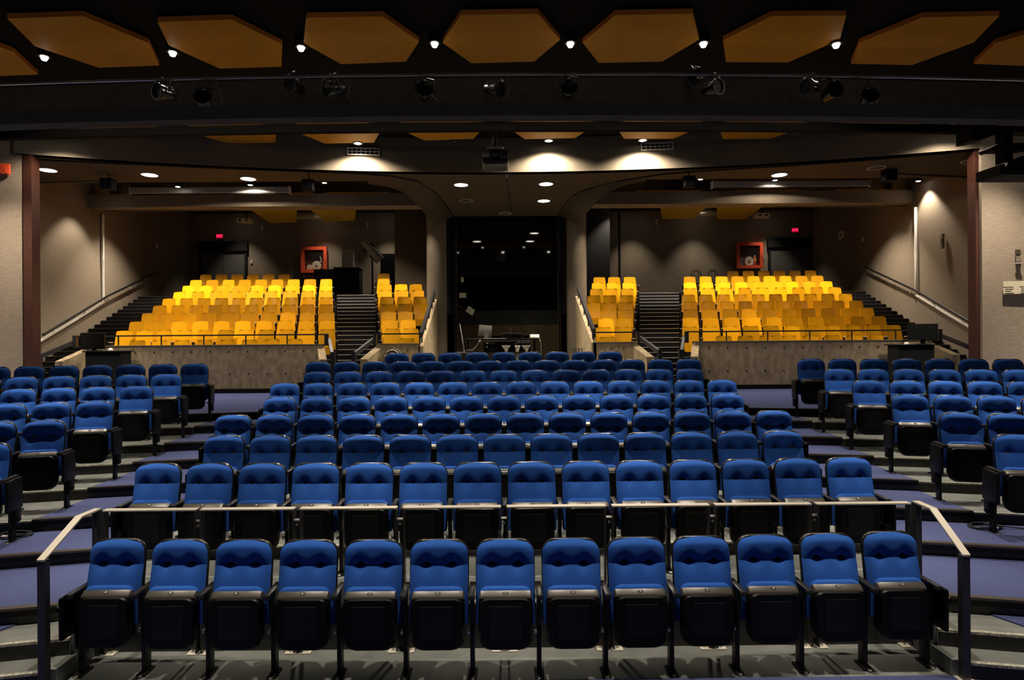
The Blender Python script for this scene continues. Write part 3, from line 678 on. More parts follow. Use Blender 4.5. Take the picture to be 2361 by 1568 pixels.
def y_up(s, z):
    v = (z-ZSM)/(ZT-.007-ZSM)
    bul = .036 + (.027*(1-((v-.75)/.75)**2) if v < .75 else .027 - .048*((v-.75)/.25)**2)
    t = bul*(.35+.65*ebell(s))
    for c in (-.44, .44): t -= .034*math.exp(-((s-c)/(.21-.9*max(0, z-ZSM)))**2 - ((z-ZSM)/.07)**2)
    return yb(z) - max(.002, t)
def y_lo(s, z):
    v = (ZSM-z)/(ZSM-.42)
    bul = .038 + .036*math.sin(pi*min(1, max(0, .9*v)))**.8
    t = bul*(.4+.6*ebell(s))
    for c in (-.44, .44): t -= .029*math.exp(-((s-c)/.19)**2 - ((z-ZSM)/.04)**2)
    return yb(z) - max(.004, t)
me_up = grid_mesh(ZSM, ZT-.007, 16, 20, y_up, 'upper_cushion', hw_back, 'blue_fabric')
me_lo = grid_mesh(.42, ZSM, 12, 20, y_lo, 'lower_cushion', hw_back, 'blue_fabric')
def shear(r, y): return [(x, y+yb(z), z) for x, z in r]
rs = lambda e: rrect(.240+e, .40-e, ZT+e, .108, .05, 6, .012)
me_shell = MB().loft([shear(rs(-.010), -.014), shear(rs(-.002), -.006), shear(rs(-.002), .008), shear(rs(-.02), .022)]).mesh('back_shell', 'shell_plastic', True, .9)
pipe_pts = [p for p in shear(rs(-.003), -.018)]
q_ = [p for p in pipe_pts if p[2] > .5]
me_piping = None
def ringxz(hw, z0, z1, rt, rb, y): return [(x, y, z) for x, z in rrect(hw, z0, z1, rt, rb, 4)]
me_pan = MB().loft([ringxz(.200, .275, .690, .05, .09, -.115), ringxz(.210, .255, .675, .06, .10, -.150), ringxz(.210, .255, .665, .06, .10, -.200), ringxz(.196, .27, .655, .06, .10, -.225)]).mesh('seat_pan', 'black_plastic', True, .8)
me_recess = MB().cbox((0, -.2255, .475), (.25, .006, .26), .002).mesh('underside_panel', 'black_metal')
me_pad = MB().loft([ringxz(.175, .37, .700, .07, .08, -.115), ringxz(.208, .355, .726, .07, .09, -.128), ringxz(.208, .355, .728, .07, .09, -.150), ringxz(.200, .36, .712, .07, .09, -.168)]).mesh('seat_pad', 'blue_fabric', True, 1.2)
sp = [(-.160, .698), (-.168, .704), (-.202, .678), (-.210, .667), (-.211, .660), (-.16, .660)]
b = MB(); xs_ = (-.206, -.195, -.165, .165, .195, .206)
b.loft([[(x, y+(.02 if abs(x) > .2 else .006 if abs(x) > .18 else 0), z-(.016 if abs(x) > .2 else .004 if abs(x) > .18 else 0)) for y, z in sp] for x in xs_])
me_strip = b.mesh('front_edge_strip', 'strip_plastic', True, .5)
bevs = MB()
TM = Matrix.Translation((0, -.185, .6915)) @ Matrix.Rotation(math.radians(37.4), 4, 'X')
b = MB().lathe([(0, 0), (.024, 0), (.022, .003), (0, .003)], (0, 0, 0), 18)
b.v = [tuple(TM @ Vector((v[0], v[1]*.58, v[2]))) for v in b.v]; me_badge = b.mesh('number_badge', 'ink', True)
NUMS = {n: text_mesh(str(n), .022, 'white_ink', TM @ Matrix.Translation((0, 0, .0036)), .0006) for n in range(1, 16)}
me_arm = MB().cbox((.265, -.115, .690), (.050, .275, .024), .006).cbox((.265, -.235, .678), (.052, .04, .035), .006).mesh('armrest', 'arm_plastic', True, .6)
me_std = MB().cbox((.265, -.09, .555), (.034, .15, .25), .008).cbox((.265, -.075, .22), (.036, .085, .44), .006).mesh('leg', 'black_metal', True, .6)
me_foot = MB().cbox((.265, -.085, .009), (.075, .15, .018), .004).mesh('foot_plate', 'black_metal')
me_bolt = MB().cbox((.265, -.165, .012), (.03, .03, .012), .003).mesh('floor_bolt', 'steel')
me_piv = MB().cbox((.236, -.12, .36), (.022, .03, .028), .004).mesh('hinge_pin', 'steel')
me_end = MB().cbox((.312, -.13, .515), (.04, .30, .34), .02).cbox((.305, -.06, .30), (.04, .12, .20), .02).mesh('end_panel', 'black_plastic', True, .6)
def mirror(me, name):
    m2 = me.copy(); m2.transform(Matrix.Diagonal((-1, 1, 1, 1))); m2.flip_normals(); m2.name = name; return m2
me_armL, me_stdL, me_footL, me_endL, me_boltL = (mirror(q, q.name) for q in (me_arm, me_std, me_foot, me_end, me_bolt))
NW = ['', 'one', 'two', 'three', 'four', 'five', 'six', 'seven', 'eight', 'nine', 'ten', 'eleven', 'twelve', 'thirteen', 'fourteen', 'fifteen']
def blue_seat(loc, rz, label, group, num=None, first=False, last=False, sx=1.):
    t = thing('theatre_seat', label, 'seat', loc, rz, group, sx=sx)
    for nm, me in (('back_shell', me_shell), ('upper_cushion', me_up), ('lower_cushion', me_lo), ('seat_pad', me_pad)): link(nm, me, t)
    pan = link('seat_pan', me_pan, t); link('underside_panel', me_recess, pan)
    st = link('front_edge_strip', me_strip, t); bd = link('number_badge', me_badge, st)
    a = link('armrest', me_arm, t); l = link('leg', me_std, t); link('foot_plate', me_foot, l); link('floor_bolt', me_bolt, l); link('hinge_pin', me_piv, t)
    if num in NUMS: link('digits', NUMS[num], t)
    if first: link('armrest', me_armL, t); l = link('leg', me_stdL, t); link('foot_plate', me_footL, l); link('floor_bolt', me_boltL, l); link('end_panel', me_endL, t)
    if last: link('end_panel', me_end, t)
    return t
COUNT = [13, 14, 13, 14, 13, 14, 13, 14, 9]
SPX = (150.5, 124, 108, 96.5, 86.3, 77.8, 71.7, 65.9, 61.5)
for k in range(1, 10):
    n = COUNT[k-1]; s = SPX[k-1]
    for i in range(n):
        u = (i-(n-1)/2)*s
        c = 1 - 2.6e-8*u*u; Y = ROWZ[k-1]*(1+.018*(u/900)**2)
        X = u*c*Y/F; pitch = s*(1-7.8e-8*u*u)*Y/F
        off = i-(n-1)/2
        if n % 2: num = 1 if off == 0 else (int(2*off)+1 if off > 0 else int(-2*off))
        else: num = int(2*abs(off)) if off > 0 else int(2*abs(off))+1
        if n % 2 == 0: num = int(off+.5)*2-1 if off > 0 else int(-off+.5)*2
        if k == 1: lb = 'blue upholstered folding seat numbered %s in the front row before the metal railing' % NW[num]
        elif k == 2: lb = 'blue upholstered folding seat numbered %s in the row just behind the metal railing' % NW[num]
        else: lb = 'blue folding seat in the %s centre row, %s from the red alarm strobe side' % (ORD[k-1], ORD[i])
        rz = .02*off/6 if k <= 2 else 0
        blue_seat((X, Y, zf(k)), -rz*0, lb, 'blue seats of the %s centre row' % ORD[k-1], num if k <= 4 else None, i == 0, i == n-1, min(1.03, pitch/.53))
ang = math.atan(SL)
for s, counts, nm in ((-1, {8: 9, 7: 8, 6: 7, 5: 6, 4: 4, 3: 3}, 'flat'), (1, {8: 9, 7: 8, 6: 7, 5: 6, 4: 4, 3: 3}, 'turned')):
    for k, n in counts.items():
        X0 = 5.55; Y0 = ROWZ[k-1] - SL*(X0-XK)+.05
        for i in range(n):
            d = i*.515
            X = s*(X0 + d*math.cos(ang)); Y = Y0 - d*math.sin(ang)
            lb = 'blue folding seat, %s row of the side block by the %s screen, %s from aisle' % (ORD[k-1], nm, ORD[i])
            e = (i == 0)
            blue_seat((X, Y, zf(k)), (ang if s < 0 else -ang), lb, 'side block seats by the %s screen, %s row' % (nm, ORD[k-1]), None, e and s > 0, e and s < 0, .515/.53)

# ================================================================== RAILING BEHIND THE FRONT ROW
SEC = [(241, 455), (464, 680), (693, 916), (930, 1155), (1168, 1396), (1410, 1634), (1647, 1868), (1880, 2096)]
YR = 5.22
for i, (a, b) in enumerate(SEC):
    ya = 1166 - 12*(a-241)/1850; A = P(a, 1165, YR); B = P(b, 1163, YR); zt = 1.235
    t = thing('rail_section', 'flat steel guard rail frame, %s from the red alarm strobe, behind the front row' % ORD[i], 'railing', ((A.x+B.x)/2, YR, 0), group='guard rail frames')
    MB().cbox(((A.x+B.x)/2, YR, zt), (B.x-A.x, .065, .014), .003).build('top_bar', 'rail_top', t)
    for x, s in ((A.x+.007, -1), (B.x-.007, 1)):
        MB().box((x, YR, zt/2), (.014, .065, zt-.012)).build('leg', 'rail_paint', t)
        MB().cbox((x-s*.035, YR, .006), (.09, .075, .012), .003).build('base_plate', 'white_trim', t)
        MB().cbox((x-s*.04, YR, .02), (.02, .02, .016), .003).build('bolt', 'steel', t)
    if i < 7:
        C = P(SEC[i+1][0], 1165, YR)
        MB().cbox(((B.x+C.x)/2, YR, zt-.10), (C.x-B.x+.004, .05, .014), .003).build('link_plate', 'steel', t)
        MB().lathe([(0, 0), (.012, 0), (.012, .01), (0, .014)], ((B.x+C.x)/2, YR-.02, zt-.135), 10, Matrix.Rotation(pi/2, 3, 'X')).build('link_bolt', 'steel', t, True)
for s, pc, px0, nm in ((-1, 100, 224, 'red alarm strobe'), (1, 2222, 2113, 'paper notice')):
    x1 = P(px0, 1165, YR).x; z1 = 1.25
    pf = P(pc, 1288 if s < 0 else 1276, 4.70); zf_ = pf.z; xf = pf.x
    t = thing('stair_handrail', 'sloping flat steel handrail with square posts beside the front steps towards the ' + nm, 'handrail', (x1, YR, 0))
    ym = 5.02; wd_ = .06
    xm = x1 + (xf-x1)*.25
    rings = [[(x, y, z) for x, z in ((x_-wd_/2, z_), (x_+wd_/2, z_), (x_+wd_/2, z_-.014), (x_-wd_/2, z_-.014))] for x_, y, z_ in ((x1, YR+.01, z1), (xm, ym, z1-.005), (xf, 4.70-.03, zf_))]
    MB().loft(rings).build('top_bar', 'rail_top', t)
    MB().box((x1, YR, (z1-.015)/2), (.05, .06, z1-.015)).build('post', 'rail_paint', t)
    MB().box((xf, 4.70, (zf_-.01)/2), (.058, .055, zf_-.01)).build('post', 'rail_paint', t)
    MB().cbox((xf, 4.70, .006), (.12, .12, .012), .003).build('base_plate', 'white_trim', t)

# ================================================================== YELLOW CHAIRS
def yring(hwm, z0, z1, rt, rb, y, e=0):
    out = []
    for x, z in rrect(1., 0, 1, .001, .001, 2): pass
    zs_ = []
    pts = rrect(.19, z0, z1, rt, rb, 4)
    for x, z in pts:
        k = 1 + .24*(z1-z)/(z1-z0); xx = x*k
        out.append((xx, y - .22*(z1-z)*.75 - .9*xx*xx, z))
    return out
def curved_back():
    b = MB(); n = 12; nz = 9; vs = []; fs = []
    z0, z1, r = .28, .82, .05
    def row(z, y):
        hw = .200+.040*(z1-z)/(z1-z0)
        if z > z1-r: hw = hw - r + math.sqrt(max(0, r*r-(z-(z1-r))**2))
        return [(hw*(-1+2*j/n), y - .17*(z1-z) - .026*(-1+2*j/n)**2, z) for j in range(n+1)]
    zl = [z0, .42, .57, .68, .74, z1-r, z1-r*.6, z1-r*.3, z1-r*.1, z1]
    ft = [row(z, 0) for z in zl]; bk = [row(z, .014) for z in zl]
    m_ = n+1
    for r_ in ft: vs += r_
    o = len(vs)
    for r_ in bk: vs += r_
    for i in range(len(zl)-1):
        for j in range(n):
            fs.append((i*m_+j, i*m_+j+1, (i+1)*m_+j+1, (i+1)*m_+j)); fs.append((o+i*m_+j, o+(i+1)*m_+j, o+(i+1)*m_+j+1, o+i*m_+j+1))
        for j in (0, n): fs.append((i*m_+j, (i+1)*m_+j, o+(i+1)*m_+j, o+i*m_+j))
    e = (len(zl)-1)*m_
    for j in range(n): fs.append((e+j, e+j+1, o+e+j+1, o+e+j)); fs.append((j, j+1, o+j+1, o+j))
    b.add(vs, fs); return b.mesh('backrest', 'yellow_seat', True, .8)
me_yb = curved_back()
me_ys = MB().loft([[(x, y, z) for x, z in rrect(.20, .14, .34, .04, .05, 4)] for y in (-.20, -.18)]).mesh('seat_board', 'yellow_seat', True, .8)
me_yp = MB().cbox((.275, -.12, .20), (.035, .06, .40), .005).cbox((.275, -.14, .44), (.03, .14, .12), .008).mesh('leg', 'black_metal')
me_yc = MB().cbox((.275, -.17, .505), (.05, .15, .022), .005).mesh('arm_cap', 'silver')
me_yplp = mirror(me_yp, 'leg'); me_ycl = mirror(me_yc, 'arm_cap')
def yellow_chair(px, j, label, group, first):
    Y = ry(j); X = xat(px, Y)
    if blk is IL and i == n-1: X -= .03
    if blk is IR and i == 0: X += .03
    t = thing('shell_chair', label, 'chair', (X, Y, rfl(j)), random.uniform(-.05, .05), group)
    link('backrest', me_yb, t); link('seat_board', me_ys, t); link('leg', me_yp, t); link('arm_cap', me_yc, t)
    if first: link('leg', me_yplp, t); link('arm_cap', me_ycl, t)
def lin(a, b, n): return [a+(b-a)*i/(n-1) for i in range(n)] if n > 1 else [a]
OL = {10: (1413, 1943, 6), 9: (1347, 2227, 9), 8: (1297, 2225, 9), 7: (1237, 2225, 9), 6: (1165, 2225, 10), 5: (1103, 2225, 10), 4: (1030, 2232, 10), 3: (947, 2232, 10), 2: (860, 2232, 11), 1: (950, 2010, 8)}
OR = {10: (383, 913, 6), 9: (88, 960, 9), 8: (90, 1020, 9), 7: (92, 1078, 9), 6: (80, 1150, 10), 5: (88, 1222, 10), 4: (92, 1295, 10), 3: (90, 1375, 10), 2: (88, 1475, 11), 1: (318, 1353, 8)}
IL = {10: (320, 320, 1), 9: (320, 320, 1), 8: (325, 537, 3), 7: (325, 550, 3), 6: (333, 565, 3), 5: (342, 573, 3), 4: (348, 468, 2), 3: (358, 485, 2), 2: (370, 503, 2), 1: (477, 477, 1)}
IR = {9: (1773, 1985, 3), 8: (1763, 1977, 3), 7: (1753, 1970, 3), 6: (1735, 1962, 3), 5: (1728, 1955, 3), 4: (1827, 1950, 2), 3: (1812, 1937, 2), 2: (1797, 1932, 2), 1: (1820, 1820, 1)}
RN = ['first', 'second', 'third', 'fourth', 'fifth', 'sixth', 'seventh', 'eighth', 'ninth', 'tenth']
for blk, offx, nm, inv in ((OL, 0, 'black console', 0), (OR, 1561, 'tube chairs', 1), (IL, 780, 'follow spotlight', 1), (IR, 780, 'black alcove', 0)):
    for j, (a, b, n) in blk.items():
        for i, c in enumerate(lin(a, b, n)):
            k_ = i if inv else n-1-i
            yellow_chair(offx + c/2.951, j, 'yellow shell chair, %s tier, %s from the centre stairs, block below the %s' % (RN[j-1], ORD[k_], nm), 'yellow chairs below the %s, tier %d' % (nm, j), i == 0)

# ================================================================== REAR WALL THINGS
ZL = rfl(10)
def double_door(nm, x0, x1, label):
    t = thing(nm, label, 'door', ((x0+x1)/2, YB, ZL), kind='structure')
    zt = ZL+2.25
    MB().box(((x0+x1)/2, YB-.06, zt+.22), (x1-x0+.3, .14, .42)).build('header', 'black_matte', t)
    for x in (x0-.06, x1+.06): MB().box((x, YB-.04, ZL+1.2), (.10, .10, 2.4)).build('frame_post', 'black_matte', t)
    xm = (x0+x1)/2
    for a, b in ((x0, xm-.01), (xm+.01, x1)):
        d = MB().box(((a+b)/2, YB-.03, ZL+1.12), (b-a, .05, 2.24)).build('door_leaf', 'door_paint', t)
        hx = b-.1 if a == x0 else a+.1
        MB().box((hx, YB-.08, ZL+1.05), (.03, .05, .16)).build('handle', 'nosing', d)
double_door('door_1', P(466, 600, YB).x, P(565, 600, YB).x, 'dark grey double door below the exit sign beyond the flat screen lectern')
double_door('door_2', P(1776, 600, YB).x, P(1880, 600, YB).x, 'dark grey double door below the exit sign beyond the turned screen lectern')
for px, py, nm in ((507, 545, 'farther from the hose cabinet'), (1832, 531, 'nearer the hose cabinet')):
    p = P(px, py, YB-.05)
    t = thing('exit_sign', 'glowing red exit sign reading SORTIE above the double door, ' + nm, 'sign', p)
    MB().cbox(p, (.37, .08, .27), .012).build('housing', 'grey_metal', t)
    MB().box(p+Vector((0, -.042, 0)), (.30, .006, .20)).build('face', 'exit_face', t)
    link('lettering', text_mesh('SORTIE', .10, 'exit_light', Matrix.Translation((0, -.048, 0)) @ Matrix.Rotation(pi/2, 4, 'X') @ Matrix.Diagonal((.82, 1.7, 1, 1))), t)
def cabinet(x0, y0, x1, y1, nm, full):
    A = P(x0, y1, YB-.06); B = P(x1, y0, YB-.06); c = (A+B)/2; w = B.x-A.x; h = B.z-A.z; fr = .14
    t = thing('hose_cabinet', 'red framed fire hose cabinet with glass door ' + nm, 'cabinet', c)
    MB().box(c+Vector((0, .02, 0)), (w-.1, .02, h-.1)).build('back_panel', 'dark_red', t)
    d = MB().box(c+Vector((0, -.12, h/2-fr/2)), (w, .16, fr)).box(c+Vector((0, -.12, -h/2+fr/2)), (w, .16, fr)).box(c+Vector((-w/2+fr/2, -.12, 0)), (fr, .16, h-2*fr)).box(c+Vector((w/2-fr/2, -.12, 0)), (fr, .16, h-2*fr)).build('door_frame', 'red_paint', t)
    MB().box(c+Vector((0, -.15, 0)), (w-2*fr, .006, h-2*fr)).build('glass', 'clear_pane', d)
    MB().box(c+Vector((w/2-.06, -.21, -.05)), (.025, .03, .1)).build('latch', 'steel', d)
    q = c+Vector((.02 if full else .08, -.05, -h/2+fr+.12))
    r = thing('hose_reel', 'cream coiled fire hose in the cabinet ' + nm, 'hose', q)
    Mx = Matrix.Rotation(pi/2, 3, 'X')
    MB().lathe([(0, -.03), (.20, -.03), (.21, 0), (.20, .03), (0, .03)], q+Vector((0, 0, .05)), 24, Mx).build('coil', 'cream', r, True)
    MB().lathe([(0, -.04), (.05, -.04), (.05, .045), (0, .045)], q+Vector((0, 0, .05)), 14, Mx).build('hub', 'steel', r, True)
    if full:
        e = c+Vector((.26, -.05, -h/2+fr))
        f = thing('fire_extinguisher', 'small red fire extinguisher with yellow band in the hose cabinet', 'extinguisher', e)
        MB().lathe([(0, 0), (.055, 0), (.06, .02), (.06, .33), (.035, .38), (0, .38)], e, 14).build('cylinder', 'red_paint', f, True)
        MB().lathe([(.061, .18), (.063, .18), (.063, .29), (.061, .29)], e, 14).build('band', 'yellow_band', f, True)
        MB().box(e+Vector((0, 0, .41)), (.05, .05, .08)).build('valve', 'white_plastic', f)
        bx = MB().box(c+Vector((-w/2+fr+.09, -.05, -h/2+fr+.17)), (.18, .1, .33)).build('equipment_box', 'grey_metal'); tag(bx, 'small grey metal box beside the hose in the cabinet', 'box')
    else:
        e = c+Vector((.26, -.06, .02))
        f = MB().tube([e+Vector((0, 0, .22)), e+Vector((-.02, 0, .1)), e+Vector((.02, 0, 0)), e+Vector((.0, 0, -.12))], [.015, .025, .02, .03], 8).build('hose_nozzle', 'cream'); tag(f, 'pale hose nozzle hanging in the cabinet behind the black console', 'nozzle')
        q = c+Vector((-.22, -.05, -h/2+fr+.1)); f = MB().lathe([(.0, -.03), (.13, -.02), (.13, .02), (0, .03)], q, 16, Mx).build('hose_coil', 'cream', None, True); tag(f, 'smaller loose hose coil in the cabinet behind the black console', 'hose')
cabinet(697, 570, 756, 630, 'behind the black console', False)
cabinet(1695, 560, 1755, 620, 'beside the wall phone box', True)
p = P(1758, 595, YB-.03); t = thing('wall_phone', 'small pale wall phone box with dark handset beside the hose cabinet', 'phone box', p)
MB().cbox(p+Vector((0, 0, .05)), (.13, .05, .16), .01).build('box', 'grey_metal', t); MB().cbox(p+Vector((.02, -.03, -.12)), (.05, .05, .18), .01).build('handset', 'black_plastic', t)
# black console with grey case on top and follow spotlight
A = P(723, 690, 24.2); B = P(828, 616, 24.2)
t = thing('control_console', 'tall black console cabinet standing behind the yellow chairs', 'console', ((A.x+B.x)/2, 24.5, ZL))
xm = P(770, 650, 24.2).x; zt = B.z
MB().cbox(((A.x+xm)/2, 24.5, (ZL+zt-.06)/2), (xm-A.x-.01, .55, zt-.06-ZL), .01).build('cabinet_unit', 'black_metal', t)
MB().cbox(((B.x+xm)/2, 24.5, (ZL+zt-.03)/2), (B.x-xm, .6, zt-.03-ZL), .01).build('cabinet_unit', 'black_matte', t)
MB().cbox(((B.x+xm)/2, 24.48, zt-.01), (B.x-xm+.06, .68, .03), .006).build('top_board', 'grey_metal', t)
MB().box(((A.x+xm)/2, 24.22, zt-.12), (xm-A.x-.15, .01, .03)).build('drawer_line', 'nosing', t)
A2 = P(788, 614, 24.3); B2 = P(813, 573, 24.3)
tag(MB().cbox(((A2.x+B2.x)/2, 24.45, zt+.006+(B2.z-A2.z)/2), (B2.x-A2.x, .3, B2.z-A2.z), .015).build('equipment_case', 'grey_metal'), 'upright grey metal case standing on the black console', 'case')
p = P(858, 580, 24.2)
t = thing('follow_spotlight', 'large grey follow spotlight tilted on a black stand at the back', 'spotlight', (p.x, p.y, ZL))
q = Vector((.62, .25, -.74)).normalized(); M_ = q.to_track_quat('Z', 'Y').to_matrix()
MB().lathe([(0, -.52), (.13, -.52), (.15, -.48), (.15, -.1), (.19, -.06), (.20, .42), (.17, .48), (0, .48)], p, 18, M_).build('barrel', 'follow_grey', t, True)
MB().cbox(p+M_ @ Vector((.15, .15, .05)), (.16, .2, .7), .02, M_).build('lamp_house', 'black_metal', t)
MB().cbox(p+M_ @ Vector((-.02, -.19, .12)), (.14, .03, .14), .005, M_).build('control_panel', 'black_plastic', t)
for k in (-.4, -.3): MB().lathe([(.152, k), (.165, k), (.165, k+.04), (.152, k+.04)], p, 18, M_).build('focus_ring', 'silver', t, True)
MB().cbox(p+Vector((-.28, -.05, .05)), (.14, .1, .16), .02).build('colour_boomerang', 'black_metal', t)
MB().tube([(p.x, p.y, p.z-.1), (p.x, p.y+.05, ZL)], .035, 8).build('stand', 'black_metal', t)
for k in range(3): MB().tube([(p.x, p.y+.05, ZL+.3), (p.x+.45*math.cos(k*2.1+.4), p.y+.05+.35*math.sin(k*2.1+.4), ZL+.015)], .016, 6).build('stand_leg', 'black_metal', t)
tag(MB().box((p.x+.55, 25.6, ZL+1.0), (1.0, .05, 2.0)).build('black_drape', 'black_matte'), 'black cloth drape standing behind the follow spotlight', 'drape')
# two tube chairs behind the yellow block
for px in (1607, 1645):
    x = P(px, 630, 23.6).x; y = 23.6
    t = thing('tube_chair', 'black metal tube chair with arched back standing behind the yellow chairs', 'chair', (x, y, ZL), group='black tube chairs at the back')
    zz = P(px, 622, 23.6).z-ZL
    pts = [(x+.19*math.cos(a*pi/8), y+.1, ZL+zz-.22+.22*math.sin(a*pi/8)) for a in range(9)]
    MB().tube([(x+.21, y+.16, ZL+.01)]+pts+[(x-.21, y+.16, ZL+.01)], .014, 6).build('back_frame', 'lantern_black', t, True)
    pts = [(x+.09*math.cos(a*pi/6), y+.09, ZL+zz-.12+.07*math.sin(a*pi/6)) for a in range(7)]
    MB().tube([(x+.09, y, ZL+.46)]+pts+[(x-.09, y, ZL+.46)], .010, 6).build('inner_arch', 'lantern_black', t, True)
    MB().cbox((x, y-.12, ZL+.46), (.42, .42, .03), .012).build('seat', 'black_matte', t)
    for s in (-1, 1): MB().tube([(x+.18*s, y-.3, ZL+.45), (x+.2*s, y-.32, ZL+.01)], .012, 6).build('front_leg', 'lantern_black', t)
# far screen bars, small projectors, junction strips
for (xa, xb, y, nm) in ((686, 740, 502, 'follow spotlight'), (1607, 1656, 494, 'two black tube chairs')):
    A = P(xa-20, y, 25.4); B = P(xb+60, y, 25.4); zc = (A.z+B.z)/2
    t = thing('projection_screen', 'slim white screen case partly hidden by yellow panels near the ' + nm, 'screen case', ((A.x+B.x)/2, 25.4, zc))
    MB().cbox(((A.x+B.x)/2, 25.4, zc), (B.x-A.x, .12, .11), .01).build('case', 'white_trim', t)
    for x in (A.x+.2, B.x-.2): MB().tube([(x, 25.4, zc), (x, 25.4, 8.1)], .01, 5).build('hanger', 'black_metal', t)
for (px, py, nm) in ((565, 510, 'on the exit sign side above the door by the flat screen lectern'), (1755, 498, 'hanging on a black pole above the hose cabinet with extinguisher')):
    p = P(px, py, 23.2)
    t = thing('projector', 'small white projector ' + nm, 'projector', p)
    MB().cbox(p, (.52, .35, .16), .025).build('housing', 'white_plastic', t, True)
    MB().lathe([(0, .03), (.045, .03), (.05, -.02), (0, -.02)], p+Vector((-.12, -.17, 0)), 14, Matrix.Rotation(pi/2, 3, 'X')).build('lens', 'black_plastic', t, True)
    MB().box(p+Vector((.13, -.176, 0)), (.13, .006, .07)).build('vent', 'nosing', t)
    MB().tube([p+Vector((.06, 0, .08)), (p.x+.06, p.y, 8.1)], .03, 8).build('pole', 'black_metal', t)
def plate(name, label, px, py, w, h, Y=None, side=0, material='white_plastic', cat='switch'):
    if side: p = wallpt(px, py, side); o = MB().cbox(p, (.05, w, h), .006)
    else: p = P(px, py, Y or YB-.02); o = MB().cbox(p, (w, .04, h), .006)
    t = thing(name, label, cat, p); o.build('plate', material, t)
    if side: MB().box(p+Vector((-side*.028, 0, 0)), (.008, w*.3, h*.35)).build('button', 'nosing', t)
    else: MB().box(p+Vector((0, -.022, 0)), (w*.3, .008, h*.35)).build('button', 'nosing', t)
plate('wall_switch', 'small pale switch plate beside the double door by the flat screen lectern', 580, 604, .09, .14)
plate('wall_switch', 'small pale sensor on the side wall above the handrail by the flat screen lectern', 361, 567, .12, .16, side=-1)
plate('wall_switch', 'small pale sensor on the side wall above the handrail by the turned screen lectern', 1990, 552, .12, .15, side=1)
plate('wall_notice', 'square cream notice board on the side wall beside the exit sign', 1940, 542, .32, .30, side=1, material='cream', cat='notice')
plate('cable_box', 'slim pale socket strip on the rear wall above the follow spotlight', 847, 520, .07, .25, cat='socket')
plate('cable_box', 'slim pale socket strip on the rear wall beside the yellow panels above the alcove stairs', 1514, 512, .07, .25, cat='socket')
plate('cable_box', 'slim pale socket strip on the side wall in the light cone', 2173, 556, .10, .42, side=1, material='plaster', cat='socket')
plate('cable_box', 'slim pale socket strip under the yellow panel beside the exit sign', 605, 525, .06, .22, cat='socket')
# stucco wall items
def frontwall(px, py, s):
    d = ray(px, py); xe = -10.64 if s < 0 else 10.62; k = 1.6/(7.36 if s < 0 else 7.38)*(1 if s < 0 else -1); y_0 = 13.5 if s < 0 else 13.4
    # Y = 16.18 + (x-xe)*k
    t_ = (y_0 - xe*k)/(d.y - d.x*k); return Vector((0, 0, CAMZ)) + d*(t_-.06)
p = frontwall(8, 390, -1)
t = thing('alarm_strobe', 'red fire alarm horn strobe with crossed square on the rough stucco wall', 'alarm', p, rz=.23)
def lbuild(t, b, name, mt, smooth=False):
    b.v = [tuple(BASE[t.name] @ Vector(v)) for v in b.v]; return b.build(name, mt, t, smooth)
lbuild(t, MB().cbox((0, 0, 0), (.26, .06, .24), .015), 'housing', 'alarm_red')
lbuild(t, MB().lathe([(0, 0), (.075, 0), (.075, .01), (0, .01)], (0, -.03, .01), 16, Matrix.Rotation(pi/2, 3, 'X')), 'horn', 'red_paint', True)
for a in (pi/4, -pi/4): lbuild(t, MB().box((0, -.044, .01), (.15, .006, .012), M=Matrix.Rotation(a, 3, 'Y')), 'cross_bar', 'alarm_red')
lbuild(t, MB().box((0, -.034, -.10), (.17, .01, .02)), 'slot', 'dark_red')
p = frontwall(2347, 590, 1); t = thing('wall_thermostat', 'small worn switch box on the rough stucco wall above the paper notice', 'switch', p, rz=-.23)
lbuild(t, MB().cbox((0, 0, .08), (.09, .05, .12), .01), 'box', 'brown_wall'); lbuild(t, MB().box((0, -.02, -.16), (.11, .04, .015)), 'ledge', 'white_plastic'); lbuild(t, MB().box((0, 0, -.05), (.07, .03, .16)), 'lower_box', 'plaster')
p = frontwall(2345, 663, 1); t = thing('paper_notice', 'cream paper notice with two columns of print on the rough stucco wall', 'notice', p, rz=-.23)
lbuild(t, MB().box((0, 0, 0), (.52, .012, .28)), 'sheet', 'cream')
for cx in (-.17, .13):
    for k in range(4): lbuild(t, MB().box((cx+.02*(k % 2), -.009, .02-.045*k), (.18-.03*(k % 3), .004, .007)), 'print_line', 'print_grey')
# lighting boom at the right, hung from the ceiling
Yb = 11.72
p = P(2315, 330, Yb)
t = thing('lighting_boom', 'black hanging lighting boom with barn door lanterns before the stucco wall', 'lighting boom', (p.x, p.y, P(2315, 405, Yb).z))
zb_ = P(2315, 408, Yb).z
MB().box((p.x, Yb, (zb_+zat(300, 11.6))/2), (.19, .19, zat(300, 11.6)-zb_)).build('post', 'black_matte', t)
def silh(pts, y0, y1, name):
    a = [P(x, y, Yb) for x, y in pts]
    MB().loft([[(v.x, y0, v.z) for v in a], [(v.x, y1, v.z) for v in a]]).build(name, 'black_matte', t)
silh(((2222, 296), (2280, 296), (2276, 316), (2262, 324), (2250, 325), (2240, 329), (2222, 331)), Yb-.2, Yb+.2, 'upper_lantern')
silh(((2268, 347), (2290, 336), (2380, 335), (2400, 340), (2345, 350), (2330, 349), (2278, 350), (2276, 353), (2273, 350)), Yb-.16, Yb+.16, 'cross_arm')
silh(((2278, 389), (2288, 388), (2288, 395), (2305, 378), (2400, 345), (2420, 411), (2285, 412), (2278, 410)), Yb-.3, Yb+.3, 'lower_lantern')
silh(((2325, 308), (2400, 308), (2400, 300), (2325, 300)), Yb-.1, Yb+.1, 'upper_arm')

